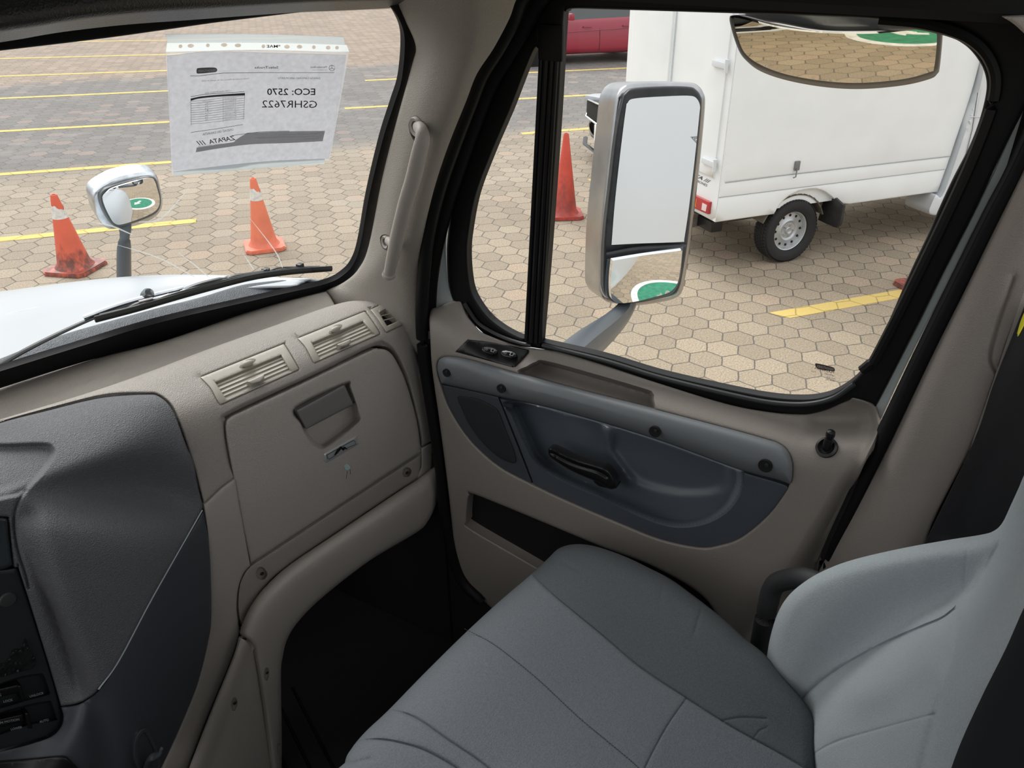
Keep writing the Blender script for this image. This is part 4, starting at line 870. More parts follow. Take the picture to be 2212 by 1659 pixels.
# gutter between glass and dash
GU = Surf([[(-220, 880, 'z', 2.0), (0, 826, 'z', 2.0), (180, 777, 'z', 2.0), (350, 733, 'z', 2.0), (560, 660, 'z', 2.0), (704, 622, 'z', 2.0), (800, 590, 'z', 2.0)],
           [(-220, 905, 'z', 1.994), (0, 850, 'z', 1.994), (180, 800, 'z', 1.994), (350, 752, 'z', 1.994), (560, 680, 'z', 1.994), (704, 632, 'z', 1.994), (800, 605, 'z', 1.994)],
           [(-220, 935, 'z', 1.985), (0, 880, 'z', 1.985), (200, 828, 'z', 1.985), (400, 752, 'z', 1.985), (560, 700, 'z', 1.985), (715, 648, 'z', 1.985), (800, 620, 'z', 1.985)],
           [(-220, 985, 'z', 1.974), (0, 918, 'z', 1.974), (200, 860, 'z', 1.974), (400, 790, 'z', 1.974), (560, 730, 'z', 1.974), (720, 675, 'z', 1.974), (800, 650, 'z', 1.974)]], 8, ext=.1)
panel('defroster_gutter', [(-90, 868)] * 2 + [(180, 782), (350, 738), (560, 667), (704, 629)] + [(704, 629)] + [(712, 640), (724, 660)] + [(724, 668)] + [(560, 730), (400, 780), (200, 855)] + [(-90, 935)] * 2, GU, PIL, dash, res=14, r=.004, thick=.02)
DP = [(-100, 938)] * 2 + [(0, 906), (180, 852), (311, 807), (442, 757), (574, 710), (723, 658), (790, 648), (832, 649), (855, 660), (880, 690), (904, 765), (931, 871), (944, 916), (948, 944)] + [(948, 944)] + [(909, 965)] * 2 + [(899, 905), (876, 824), (851, 765), (829, 749), (797, 752), (700, 800), (506, 890), (488, 908), (486, 935), (498, 1000), (506, 1032)] + [(506, 1032)] + [(475, 1055), (441, 1088)] + [(441, 1088)] + [(428, 1040), (416, 998), (389, 916), (371, 876), (344, 853), (316, 849), (226, 853), (100, 884), (0, 906), (-60, 925)]
DP = DP[:-2] + [(0, 912)] + [(-100, 944)]
V1 = [(433, 815)] * 2 + [(600, 748)] + [(612, 744), (618, 750), (636, 780), (645, 797)] + [(645, 798)] * 2 + [(476, 874)] * 2 + [(468, 862), (455, 838)]
V2 = [(643, 731)] * 2 + [(775, 678)] + [(787, 674), (794, 680), (810, 703), (820, 720)] + [(820, 721)] * 2 + [(678, 784)] * 2 + [(672, 772), (660, 750)]
V3_ = [(800, 669)] * 2 + [(832, 655), (845, 659), (860, 677), (871, 698)] + [(871, 700)] * 2 + [(834, 718)] * 2 + [(828, 708), (815, 688)]
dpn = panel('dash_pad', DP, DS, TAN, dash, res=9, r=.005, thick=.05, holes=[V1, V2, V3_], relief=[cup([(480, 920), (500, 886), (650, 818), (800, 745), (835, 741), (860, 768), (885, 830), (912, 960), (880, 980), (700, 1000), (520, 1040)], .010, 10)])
DARKV = mat('vent_shadow', (.006, .006, .006), .8)
panel('backing', [(-100, 960), (-100, 960), (180, 880), (442, 790), (723, 690), (850, 675), (885, 720), (925, 880), (940, 1060), (900, 1150), (640, 1330), (600, 1640), (600, 1640), (-100, 1640), (-100, 1640)], DS, mat('dash_substrate', (.02, .019, .018), .8), dash, lift=-.05, res=30, r=0, thick=.04)
def vent(name, outer, inner, knob, tab, n):
    v = empty(name, at(DS, *np.mean(inner, 0))); v.parent = dash; v.location = (WL[v] - WL[dash]).tolist()
    panel('bezel', outer, DS, TAN3, v, holes=[[p for p in inner for _ in (0, 1)]], res=6, r=.002, thick=.02, lift=.001)
    a, b, c, d = [np.array(q, float) for q in inner]  # tl tr br bl
    for k in range(n):
        t0, t1 = (k + .03) / n, (k + .95) / n
        p = [a + (d - a) * t0, b + (c - b) * t0, b + (c - b) * t1, a + (d - a) * t1]
        Q = [at(DS, *p[0], -.0062), at(DS, *p[1], -.0062), at(DS, *p[2], -.0028), at(DS, *p[3], -.0028)]
        nn = nrm(np.cross(Q[1] - Q[0], Q[3] - Q[0])); nn = nn if nn @ (CAM - Q[0]) > 0 else -nn
        g = G(); g.add(Q + [q - nn * .003 for q in Q], [(0, 1, 2, 3), (7, 6, 5, 4), (0, 4, 5, 1), (1, 5, 6, 2), (2, 6, 7, 3), (3, 7, 4, 0)]); g.link('slat', TAN3, v, smooth=False)
    panel('duct', [p for p in inner for _ in (0, 1)], DS, DARKV, v, lift=-.02, res=20, r=0, thick=.01)
    return v
def blob(name, c, ax, m, parent, lift=.004):
    L_, R_ = np.array(ax[0], float), np.array(ax[1], float); P = [at(DS, *(L_ + (R_ - L_) * t), lift) for t in np.linspace(0, 1, 9)]
    G().tube(P, [.001, .0045, .0062, .0066, .0066, .0066, .0060, .0045, .001], 12, flat=.8).link(name, m, parent)
v1 = vent('air_vent', V1, [(465, 826), (607, 767), (629, 802), (489, 863)], None, None, 5)
v2 = vent('air_vent', V2, [(674, 741), (783, 694), (809, 722), (691, 775)], None, None, 5)
for v, k0, k1, tb in ((v1, (521, 790), (548, 780), [(534, 824), (570, 808), (571, 816), (562, 824), (545, 829)]), (v2, (714, 716), (735, 706), [(728, 744), (757, 732), (758, 738), (750, 746), (736, 749)])):
    panel('dial_recess', [tuple(np.array(k0) + [-4, 3]), tuple((np.array(k0) + k1) / 2 + [-1, -8]), tuple(np.array(k1) + [4, -4]), tuple((np.array(k0) + k1) / 2 + [1, 6])], DS, mat('recess_tan', (.17, .15, .12), .6), v, lift=.0016, res=4, r=.0, thick=.002)
    blob('dial', None, (k0, k1), TAN3, v, .006)
    panel('tab', [p for p in tb for _ in (0, 1)], DS, mat('pale_tab', (.42, .38, .33), .4), v, lift=.010, res=5, r=.002, thick=.014)
cv = empty('corner_vent', at(DS, 836, 685)); cv.parent = dash; cv.location = (WL[cv] - WL[dash]).tolist()
ci = [(819, 675)] * 2 + [(834, 667), (845, 668), (855, 678), (861, 688)] + [(860, 693)] + [(836, 704)] * 2
panel('bezel', V3_, DS, TAN3, cv, holes=[ci], res=5, r=.002, thick=.02, lift=.001)
panel('duct', ci, DS, DARKV, cv, lift=-.02, res=10, r=0, thick=.01)
for a, b in (((822, 683), (853, 675)), ((829, 692), (860, 684))): G().tube([at(DS, *a, -.003), at(DS, *b, -.003)], .0012, 6).link('slat', TAN3, cv)
# glovebox
GB = [(541, 1218)] * 2 + [(520, 1120), (502, 1020), (489, 945), (488, 915), (497, 901), (530, 885), (650, 829), (795, 759), (818, 754), (836, 757), (853, 775), (877, 826), (900, 907), (909, 972)] + [(909, 976)] * 2
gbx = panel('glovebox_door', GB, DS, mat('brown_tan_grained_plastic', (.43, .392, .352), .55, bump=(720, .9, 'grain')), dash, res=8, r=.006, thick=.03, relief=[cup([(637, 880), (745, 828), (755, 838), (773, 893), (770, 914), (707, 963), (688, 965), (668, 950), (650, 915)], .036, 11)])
panel('latch_plate', [(640, 887)] * 2 + [(741, 832)] + [(741, 832)] + [(745, 834), (763, 873)] + [(763, 874)] + [(662, 927)] * 2, DS, BRN, gbx, lift=.001, thick=.012, r=.003, res=6)
bd = panel('badge', [(700, 981)] * 2 + [(766, 944)] + [(770, 943), (774, 957)] + [(774, 960)] + [(707, 999)] + [(703, 999)], DS, mat('brushed_silver_badge', (.62, .64, .64), .35, .6), gbx, lift=.003, thick=.005, r=.002, res=5)
def ink(P, w_, h=.0045, parent=gbx, surf=DS, m=BLK, nm='badge_line'): G().tube([at(surf, x, y, h) for x, y in P], w_, 5).link(nm, m, parent)
ink([(706, 983), (764, 951), (767, 953), (769, 959), (767, 961), (754, 966), (747, 969), (736, 965), (731, 970), (725, 984), (711, 992), (708, 990), (706, 983)], .0005)
panel('badge_peak', [(722, 984), (722, 984), (727, 974), (727, 974), (736, 964), (736, 964), (740, 968), (740, 968), (745, 965), (745, 965), (752, 971), (752, 971), (745, 970), (745, 970), (742, 974), (742, 974), (737, 970), (737, 970), (729, 980), (729, 980)], DS, BLK, gbx, lift=.0046, thick=.0005, r=0, res=5)
panel('lock_cover', [(744, 1006), (750, 1003), (756, 1008), (755, 1014), (748, 1016), (744, 1011)], DS, mat('pale_green_plug', (.40, .58, .52), .5), gbx, lift=.002, thick=.003, r=.001, res=4)
for P in ([(750, 1017), (748, 1034)], [(756, 1014), (757, 1024)]): ink(P, .0005, .0004, gbx, DS, mat('scratch_dark', (.05, .045, .04), .8), 'scratch')
# trim below the glovebox, side cap, rail, left trims
panel('side_cap', [(909, 968)] * 2 + [(948, 948)] * 2 + [(952, 1000), (950, 1045), (925, 1085), (900, 1100)] + [(900, 1100)] + [(900, 1034), (909, 1007)], DS, TAN2, dash, res=10, r=.006, thick=.05)
LT = [(542, 1222)] + [(530, 1236), (518, 1262), (514, 1300), (517, 1335), (524, 1352)] + [(526, 1354)] + [(532, 1330), (552, 1296), (583, 1255), (633, 1214), (740, 1142), (859, 1062), (900, 1035), (907, 1015), (910, 980)] + [(910, 980)] + [(542, 1222)]
lt_ = panel('lower_trim', LT, DS, TAN, dash, res=8, r=.004, thick=.03, relief=[cup([(553, 1238), (560, 1226), (570, 1228), (577, 1240), (570, 1251), (558, 1250)], .012, 4), cup([(870, 1020), (876, 1011), (885, 1012), (888, 1020), (882, 1029), (873, 1028)], .012, 4)])
SCR = mat('screw_steel', (.05, .05, .05), .4, .5)
def screw(x, y, surf, parent, r=.004, h=-.010): 
    d, t, n = surf.hit(x, y); G().lathe([(r, 0), (r * .9, r * .5), (.0001, r * .6)], at(surf, x, y, h), frame(n), 12).link('screw', SCR, parent)
screw(566, 1239, DS, dash); screw(879, 1021, DS, dash)
VT = [(441, 1091)] * 2 + [(475, 1058), (506, 1035)] + [(508, 1035)] + [(514, 1075), (540, 1219)] + [(540, 1222)] + [(526, 1238), (515, 1268), (511, 1310), (515, 1345), (517, 1363)] + [(517, 1366)] + [(503, 1417), (450, 1545), (398, 1680)] + [(398, 1680)] + [(340, 1680)] * 2 + [(367, 1621), (400, 1545), (427, 1474), (449, 1385), (455, 1330), (454, 1240), (449, 1160)]
panel('vertical_trim', VT, DS, TAN2, dash, lift=.004, res=9, r=.004, thick=.04)
RS = Surf([
    [(380, 1680, 's', -1.19), (440, 1545, 's', -1.19), (505, 1395, 's', -1.19), (540, 1305, 's', -1.19), (620, 1225, 's', -1.19), (740, 1140, 's', -1.19), (880, 1045, 's', -1.20), (980, 960, 's', -1.23)],
    [(430, 1690, 's', -1.165), (480, 1560, 's', -1.165), (525, 1400, 's', -1.165), (570, 1310, 's', -1.165), (640, 1238, 's', -1.165), (755, 1158, 's', -1.165), (895, 1068, 's', -1.175), (985, 1000, 's', -1.21)],
    [(500, 1700, 's', -1.165), (535, 1580, 's', -1.165), (560, 1420, 's', -1.165), (600, 1335, 's', -1.165), (665, 1265, 's', -1.165), (775, 1188, 's', -1.165), (910, 1100, 's', -1.175), (985, 1060, 's', -1.21)],
    [(600, 1710, 's', -1.18), (605, 1600, 's', -1.18), (612, 1430, 's', -1.18), (640, 1360, 's', -1.18), (705, 1295, 's', -1.18), (805, 1222, 's', -1.18), (925, 1140, 's', -1.19), (985, 1115, 's', -1.23)],
    [(660, 1720, 's', -1.22), (660, 1620, 's', -1.22), (655, 1460, 's', -1.22), (680, 1400, 's', -1.22), (740, 1330, 's', -1.22), (830, 1255, 's', -1.22), (930, 1175, 's', -1.23), (985, 1160, 's', -1.26)]], 8, ext=.03)
RL = [(519, 1363)] + [(528, 1336), (548, 1299), (581, 1259), (631, 1216), (738, 1144), (857, 1064), (899, 1037), (935, 1010)] + [(952, 1000), (951, 1050), (942, 1090), (925, 1125), (900, 1150), (800, 1210), (697, 1290), (645, 1342), (621, 1380), (611, 1417), (607, 1460), (609, 1600), (608, 1680)] + [(608, 1680)] + [(592, 1680)] * 2 + [(570, 1512), (553, 1410)] + [(550, 1399), (540, 1384)] + [(520, 1370)]
panel('knee_rail', RL, RS, TAN2, dash, lift=.0, res=9, r=.010, thick=.05, relief=[cup([(571, 1455), (575, 1443), (580, 1446), (581, 1460), (577, 1470), (572, 1466)], .008, 4), cup([(598, 1615), (601, 1605), (605, 1608), (605, 1622), (601, 1628)], .006, 3)])
screw(577, 1453, RS, dash, .003, -.006)
LG = [(516, 1375)] * 2 + [(534, 1386), (546, 1400)] + [(548, 1404)] + [(565, 1510), (590, 1680)] + [(590, 1680)] + [(400, 1680)] * 2 + [(452, 1545), (503, 1420)]
panel('leg_panel', LG, RS, TAN2, dash, lift=.003, res=9, r=.004, thick=.04, relief=[lambda X: -.018 * sstep((X[:, 0] - (520 - (X[:, 1] - 1390) * .36)), -6, 34), cup([(500, 1520), (505, 1508), (511, 1510), (512, 1524), (506, 1536), (501, 1532)], .010, 5)])
screw(507, 1519, RS, dash, .0035, -.018)
panel('footwell_shadow_liner', [(560, 1640), (560, 1640), (590, 1400), (650, 1290), (900, 1090), (960, 1020), (1060, 1060), (1060, 1060), (1040, 1240), (1040, 1240), (760, 1440), (680, 1640), (680, 1640)], Plane((.9, 1.38, 1.5), (-.1, -1, 0)), mat('footwell_shade', (.008, .008, .008), .95), dash, res=40, r=0, thick=.01)  # near-black sheet stands in for the deep shade of the footwell
# centre console
KS = Surf([
    [(-120, 930, 'z', 2.005), (60, 880, 'z', 2.005), (230, 845, 'z', 2.0), (345, 835, 'z', 1.995), (420, 850, 'z', 1.985)],
    [(-120, 1000, 'z', 2.0), (40, 955, 'z', 2.0), (210, 900, 'z', 1.998), (350, 875, 'z', 1.99), (412, 925, 'z', 1.955)],
    [(-120, 1065, 'z', 1.99), (20, 1035, 'z', 1.985), (200, 985, 'z', 1.975), (350, 960, 'z', 1.945), (430, 1000, 'z', 1.895)],
    [(-120, 1110, 'z', 1.975), (10, 1075, 'z', 1.975), (130, 1060, 'z', 1.945), (330, 1060, 'z', 1.86), (450, 1080, 'z', 1.808)],
    [(-120, 1200, 's', -1.20), (15, 1140, 's', -1.175), (95, 1150, 's', -1.13), (330, 1160, 's', -1.135), (465, 1170, 's', -1.18)],
    [(-120, 1330, 's', -1.19), (35, 1230, 's', -1.165), (130, 1260, 's', -1.11), (330, 1270, 's', -1.115), (470, 1280, 's', -1.175)],
    [(-120, 1450, 's', -1.18), (90, 1370, 's', -1.15), (180, 1400, 's', -1.10), (330, 1390, 's', -1.105), (470, 1390, 's', -1.175)],
    [(-120, 1570, 's', -1.17), (120, 1510, 's', -1.14), (200, 1515, 's', -1.09), (320, 1520, 's', -1.10), (440, 1520, 's', -1.18)],
    [(-120, 1720, 's', -1.16), (60, 1650, 's', -1.12), (160, 1640, 's', -1.08), (290, 1650, 's', -1.09), (390, 1680, 's', -1.18)]], 10, ext=.05)
KU = [(-80, 945)] * 2 + [(0, 914), (100, 888), (226, 857), (316, 852), (344, 857), (368, 879), (386, 918), (412, 998), (437, 1088)] + [(438, 1098)] * 2 + [(330, 1287), (257, 1426), (213, 1488), (190, 1508), (165, 1520)] + [(132, 1525)] * 2 + [(107, 1440), (70, 1320), (40, 1226)] + [(40, 1224)] + [(29, 1221), (23, 1170), (18, 1125), (10, 1116)] + [(-80, 1116)] * 2
cons = empty('centre_console', at(KS, 250, 1200), None, None); cons.parent = dash; cons.location = (WL[cons] - WL[dash]).tolist()
panel('console_top', KU, KS, GRY, cons, res=6, r=.005, thick=.04, relief=[cup([(-90, 958), (0, 960), (95, 958), (116, 968), (116, 986), (90, 1025), (55, 1062), (20, 1075), (-90, 1085)], .012, 12), groove([(56, 1060), (38, 1085), (30, 1120), (33, 1160), (42, 1200), (55, 1240), (62, 1270)], .005, 3.5), groove([(62, 1120), (90, 1220), (128, 1340), (165, 1440), (192, 1515)], .014, 24)])
KB = [(440, 1103)] * 2 + [(452, 1180), (456, 1270), (455, 1330), (449, 1385), (427, 1474), (400, 1545), (366, 1622)] + [(338, 1680)] * 2 + [(-80, 1680)] * 2 + [(-80, 1648)] * 2 + [(0, 1624), (70, 1606), (112, 1590), (132, 1570), (137, 1548), (132, 1528)] + [(132, 1528)] + [(165, 1523), (190, 1511), (216, 1489), (258, 1428), (331, 1289)]
panel('side_blade', KB, KS, NVY, cons, lift=-.003, res=9, r=.002, thick=.04, relief=[groove([(200, 1515), (215, 1580), (225, 1680)], .016, 26)])
G().tube([at(KS, x, y, -.001) for x, y in spl([(437, 1102), (331, 1288), (257, 1427), (213, 1489)], False, 8)], .0013, 6).link('edge_glint', mat('pale_edge_glint', (.42, .47, .50), .35), cons)  # pale line paints a glint along the blade's edge
SWP = Plane(at(KS, 60, 1400, .0), (-.18, -1, .12))
swp = empty('switch_panel', at(SWP, 60, 1400)); swp.parent = dash; swp.location = (WL[swp] - WL[dash]).tolist()
panel('face_plate', [(-80, 1236)] * 2 + [(0, 1232)] + [(36, 1227)] + [(38, 1229), (70, 1330), (104, 1440), (128, 1525), (133, 1550), (127, 1570), (108, 1586), (68, 1600)] + [(0, 1619)] + [(-80, 1642)] * 2, SWP, mat('graphite_plastic', (.022, .024, .026), .4, bump=(700, .2, 'noise')), swp, res=10, r=.002, thick=.02,
      relief=[cup([(-20, 1490), (40, 1464), (86, 1456), (95, 1461), (106, 1492), (104, 1500), (60, 1512), (-20, 1532)], .018, 4), cup([(-20, 1550), (50, 1526), (104, 1515), (112, 1520), (121, 1548), (118, 1556), (60, 1566), (-20, 1590)], .018, 4)])
panel('dark_bezel', [(-80, 1118)] * 2 + [(0, 1118), (14, 1121)] + [(16, 1124)] + [(20, 1170), (27, 1219)] + [(27, 1221)] + [(0, 1232)] + [(-80, 1245)] * 2, KS, mat('glossy_dark_bezel', (.03, .036, .04), .2), swp, lift=.004, res=9, r=.006, thick=.02)
G().lathe([(.012, 0), (.012, .002), (.010, .004), (.0001, .0045)], at(SWP, 16, 1295), frame(SWP.n), 20).link('blank_plug', mat('grey_plug', (.035, .037, .038), .5), swp)
panel('torn_tape', [(-20, 1446), (15, 1428), (28, 1405), (46, 1402), (54, 1383), (57, 1382), (62, 1400), (70, 1412), (77, 1425), (74, 1440), (60, 1448), (40, 1452), (0, 1462)], SWP, mat('black_torn_tape', (.012, .013, .013), .3, bump=(90, 1., 'noise'), var=(50, .5)), swp, lift=.004, res=5, r=.001, thick=.003, relief=[lambda X: .0015 * np.sin(X[:, 0] * .6) * np.cos(X[:, 1] * .5)])
for P in ([(-10, 1490), (42, 1478), (44, 1495), (-10, 1508)], [(-10, 1556), (50, 1542), (52, 1558), (-10, 1574)]): panel('rocker', [p for p in P for _ in (0, 1)], SWP, BLK2, swp, lift=.0, res=6, r=.003, thick=.02)
for P in ([(37, 1482), (46, 1480), (56, 1512), (47, 1514)], [(54, 1541), (62, 1539), (70, 1573), (60, 1574)]): panel('stalk', [p for p in P for _ in (0, 1)], SWP, BLK2, swp, lift=.002, res=6, r=.002, thick=.02)
PRT = mat('pale_print', (.35, .37, .38), .6)
for s, a, b, h_ in (('LOCK', (8, 1518), (28, 1514), 5), ('UNLOCK', (65, 1507), (95, 1499), 5), ('IN MOTION', (0, 1564), (42, 1556), 5), ('LOWER', (24, 1578), (48, 1573), 5), ('AUTO', (86, 1562), (106, 1557), 5), ('G', (-1, 1504), (3, 1503), 5)): letters('printing', s, SWP, a, b, h_, PRT, swp, False, .0008)
panel('lower_bezel', [(-60, 1655)] + [(60, 1640), (120, 1634), (150, 1642), (160, 1680)] + [(-60, 1690)] * 2, KS, BLK2, swp, lift=.005, res=9, r=.004, thick=.01)
# coat hook
hk = empty('bag_hook', at(KS, 320, 1620)); hk.parent = dash; hk.location = (WL[hk] - WL[dash]).tolist()
panel('hook_plate', [(288, 1632), (290, 1600), (300, 1580), (312, 1573), (320, 1578), (332, 1600), (341, 1622), (345, 1645), (340, 1680), (310, 1680), (295, 1655)], KS, NVY, hk, lift=.006, res=6, r=.004, thick=.01, relief=[cup([(297, 1632), (298, 1603), (310, 1582), (318, 1590), (331, 1617), (333, 1640), (320, 1660), (306, 1650)], .003, 3)])
G().tube(crom([at(KS, 318, 1668, .008), at(KS, 322, 1650, .02), at(KS, 328, 1636, .03), at(KS, 338, 1634, .038), at(KS, 346, 1628, .045), at(KS, 349, 1617, .047)], 5), [.010, .009, .008, .006, .0035], 10, flat=.7).link('hook', NVY, hk)
# ---------------- A pillar
AS = Surf([
    [(780, -40, 'x', 1.06), (850, 0, 'x', 1.075), (893, 90, 'x', 1.12), (890, 150, 'x', 1.135), (858, 255, 'x', 1.15), (826, 385, 'x', 1.175), (797, 529, 'x', 1.20), (744, 612, 'x', 1.20), (704, 632, 'x', 1.19), (690, 700, 'x', 1.19)],
    [(900, -40, 'x', 1.02), (950, 0, 'x', 1.05), (950, 90, 'x', 1.085), (935, 170, 'x', 1.10), (900, 270, 'x', 1.12), (862, 400, 'x', 1.14), (830, 545, 'x', 1.165), (790, 620, 'x', 1.18), (760, 660, 'x', 1.18), (750, 720, 'x', 1.18)],
    [(1020, -40, 'x', 1.04), (1030, 0, 'x', 1.06), (1020, 90, 'x', 1.085), (990, 190, 'x', 1.10), (945, 300, 'x', 1.12), (905, 430, 'x', 1.14), (875, 560, 'x', 1.165), (860, 640, 'x', 1.18), (850, 690, 'x', 1.18), (850, 750, 'x', 1.18)],
    [(1135, -40, 'x', 1.12), (1120, 0, 'x', 1.13), (1085, 90, 'x', 1.14), (1030, 190, 'x', 1.15), (975, 320, 'x', 1.16), (938, 440, 'x', 1.175), (912, 570, 'x', 1.19), (905, 650, 'x', 1.2), (905, 720, 'x', 1.2), (910, 800, 'x', 1.2)]], 8, ext=.05)
apl = empty('trim_1', (1.15, 1.0, 2.0), 'beige vinyl windscreen pillar trim', kind='structure')
AO = [(700, -12)] + [(780, -30)] + [(1140, -40)] * 2 + [(1115, 0), (1100, 41), (1066, 105), (1030, 160), (1006, 221), (968, 316), (937, 411), (916, 506), (905, 600), (902, 700), (920, 780)] + [(920, 790)] + [(860, 720)] + [(740, 668)] + [(724, 660)] + [(716, 645), (708, 634)] + [(704, 628)] + [(744, 609), (775, 580), (797, 529), (826, 383), (858, 256), (890, 140), (898, 101), (880, 56), (852, 14), (800, 2)]
panel('pillar_cover', AO, AS, PIL, apl, res=9, r=.006, thick=.03, relief=[cup([(884, 272), (889, 256), (900, 252), (915, 265), (931, 290), (932, 308), (912, 315), (893, 300)], .010, 5), cup([(822, 515), (830, 507), (842, 512), (850, 530), (845, 545), (828, 536)], .010, 4)])
gh = empty('grab_handle', at(AS, 870, 420, .03), 'beige grab handle bolted to the windscreen pillar', 'grab handle')
path = [at(AS, 903, 274, -.004), at(AS, 911, 283, .018), at(AS, 913, 300, .030), at(AS, 906, 330, .036), at(AS, 893, 385, .040), at(AS, 876, 440, .040), at(AS, 861, 500, .038), at(AS, 850, 550, .036), at(AS, 841, 588, .034)]
G().tube(crom(path, 8), [.011, .0125, .0135, .0145, .0155, .0155, .015, .015, .014, .012], 20, flat=.85, up=(0, 1, 0)).link('grip', TAN2, gh)
G().lathe([(.0125, -.002), (.013, .004), (.010, .008), (.0001, .010)], at(AS, 840, 592, .034), frame(at(AS, 838, 605, .034) - at(AS, 845, 570, .036)), 20).link('end_cap', TAN2, gh)
for q, r_ in (((900, 274), .017), ((834, 523), .013)):
    d, t, n = AS.hit(*q); G().lathe([(r_ * .55, -.004), (r_ * .6, .003), (r_ * .9, .005), (r_, .002), (r_ * 1.02, -.008)], at(AS, *q, .0), frame(n), 24).link('mount_ring', TAN2, gh)
    G().lathe([(r_ * .4, -.003), (r_ * .38, .001), (.0001, .001)], at(AS, *q, .0), frame(n), 6).link('bolt', BLK, gh)
G().tube(crom([at(AS, 840, 520, 0), at(AS, 850, 528, .012), at(AS, 858, 530, .026)], 5), .009, 12).link('lower_mount', TAN2, gh)
# ---------------- weather strip, painted door edge
def bandp(name, P, X, m, parent=None, **k): return panel(name, P, Plane((X, 0, 2), (1, 0, 0)), m, parent, **k)
ws = empty('weather_strip', (1.2, .9, 1.6), 'black rubber weather strip round the door opening beside the windscreen pillar', 'seal')
c1 = [(1150, -40), (1122, 0), (1108, 41), (1074, 105), (1040, 160), (1016, 221), (980, 316), (948, 411), (926, 506), (915, 600), (911, 700), (918, 790), (935, 900), (950, 1000), (962, 1120), (990, 1240), (1040, 1300)]
G().tube([pt(x, y, 'x', 1.19) for x, y in spl(c1, False, 6)], .013, 12).link('bulb', BLK, ws)
c2 = [(1190, -40), (1155, 10), (1128, 60), (1095, 115), (1060, 175), (1033, 240), (1000, 330), (968, 425), (945, 515), (930, 600), (925, 680)]
G().tube([pt(x, y, 'x', 1.225) for x, y in spl(c2, False, 6)], .016, 12).link('carrier', SEAL, ws)
# ---------------- door
door = empty('door_1', (1.25, .48, 1.2), 'passenger door with tan trim, slate armrest insert and split window', kind='structure')
DX = 1.25
GQ = [(1156, 104), (1164, 108)] + [(1167, 116), (1166, 116)] + [(1134, 732)] * 2 + [(1110, 722), (1085, 708), (1058, 687), (1036, 660), (1020, 630), (1013, 596), (1010, 550), (1013, 506), (1029, 421), (1062, 332), (1090, 266), (1106, 228), (1140, 139)]
GM = [(1218, 40), (1222, 26), (1236, 19)] + [(1300, 20), (1400, 23), (1560, 28), (1700, 32), (1874, 40), (1960, 51), (2035, 72), (2085, 98), (2115, 132), (2129, 165), (2130, 200), (2116, 258), (2093, 319), (2057, 389), (2026, 456), (2006, 504), (1960, 602), (1892, 760)] + [(1888, 770)] + [(1876, 785), (1850, 815), (1820, 838), (1785, 854), (1735, 861), (1662, 856), (1567, 838), (1424, 805), (1305, 769), (1180, 740)] + [(1170, 737)] + [(1170, 732)] + [(1187, 525), (1206, 250)]
FO = [(1160, -45)] * 2 + [(1120, 70), (1080, 150), (1045, 230), (1010, 320), (990, 380), (976, 440), (968, 500), (965, 545), (968, 608), (980, 650)] + [(1000, 660)] + [(1020, 695), (1060, 730), (1126, 748), (1160, 752), (1216, 765), (1400, 823), (1567, 873), (1662, 892), (1733, 896), (1781, 887), (1814, 873), (1838, 864), (1862, 866)] + [(1886, 872)] + [(1898, 868)] + [(1983, 702), (2033, 599), (2109, 450), (2160, 340), (2215, 230), (2300, 60)] + [(2300, -45)] * 2
fr = bandp('window_frame', FO, DX - .012, BLK, door, holes=[GQ, GM], res=16, r=.006, thick=.016)
GP = Plane((DX + .008, 0, 2), (1, 0, 0))
g1_ = panel('window_pane', [(1170, 90), (1170, 90), (1140, 745), (1140, 745), (1060, 705), (1000, 640), (995, 540), (1020, 400), (1130, 130)], GP, GLS, door, res=60, r=0, thick=.0001)
g2_ = panel('window_pane', [(1200, 5)] * 2 + [(2150, 20), (2150, 160), (1900, 790), (1740, 875), (1560, 850)] + [(1160, 750)] * 2, GP, GLS, door, res=80, r=0, thick=.0001)
# ribbed divider
g = G()
for k, (a, b) in enumerate((((1170, 118), (1137, 734)), ((1183, 100), (1148, 738)), ((1196, 90), (1158, 740)), ((1207, 60), (1167, 740)))): g.tube([pt(*a, 'x', DX - .016), pt(*b, 'x', DX - .016)], [.0045, .006, .005, .004][k], 8)
g.link('divider_ribs', BLK2, door)
G().box((pt(1190, 60, 'x', DX - .018) + pt(1192, 125, 'x', DX - .018)) / 2, (.01, .045, .055), None, .004).link('divider_cap', BLK, door)
G().tube([pt(x, y, 'x', DX - .018) for x, y in spl([(1003, 655), (1030, 695), (1060, 716), (1092, 731), (1126, 742), (1148, 746)], False)], .0045, 8).link('quarter_seal', BLK2, door)
G().tube([pt(x, y, 'x', DX - .019) for x, y in spl([(1172, 746), (1305, 779), (1424, 815), (1567, 850), (1662, 869), (1740, 873), (1800, 860), (1845, 830)], False)], .0045, 8).link('sill_wiper', mat('green_black_rubber', (.018, .022, .021), .5), door)
G().tube([pt(x, y, 'x', DX - .022) for x, y in spl([(1862, 800), (1880, 785), (1892, 772), (1960, 640), (2050, 455), (2110, 320), (2150, 200), (2140, 130), (2090, 80), (2000, 52), (1900, 42)], False)], .008, 8).link('frame_lip', BLK, door)
st = bandp('painted_edge', [(1100, 120), (1078, 190), (1030, 300), (1004, 380), (978, 440), (966, 500), (964, 545), (968, 605), (980, 650), (978, 655), (945, 668), (928, 680), (931, 608), (940, 530), (965, 430), (1004, 330), (1050, 230)], DX + .0, PALE, door, res=14, r=.004, thick=.02)
bandp('painted_edge', [(1888, 960)] + [(1888, 880)] + [(1983, 700), (2033, 598), (2109, 449), (2160, 340), (2205, 230), (2230, 150)] + [(2245, 230)] + [(2200, 330), (2129, 452), (2046, 617), (1963, 780), (1898, 920)], DX + .0, PALE, door, res=14, r=.004, thick=.02)
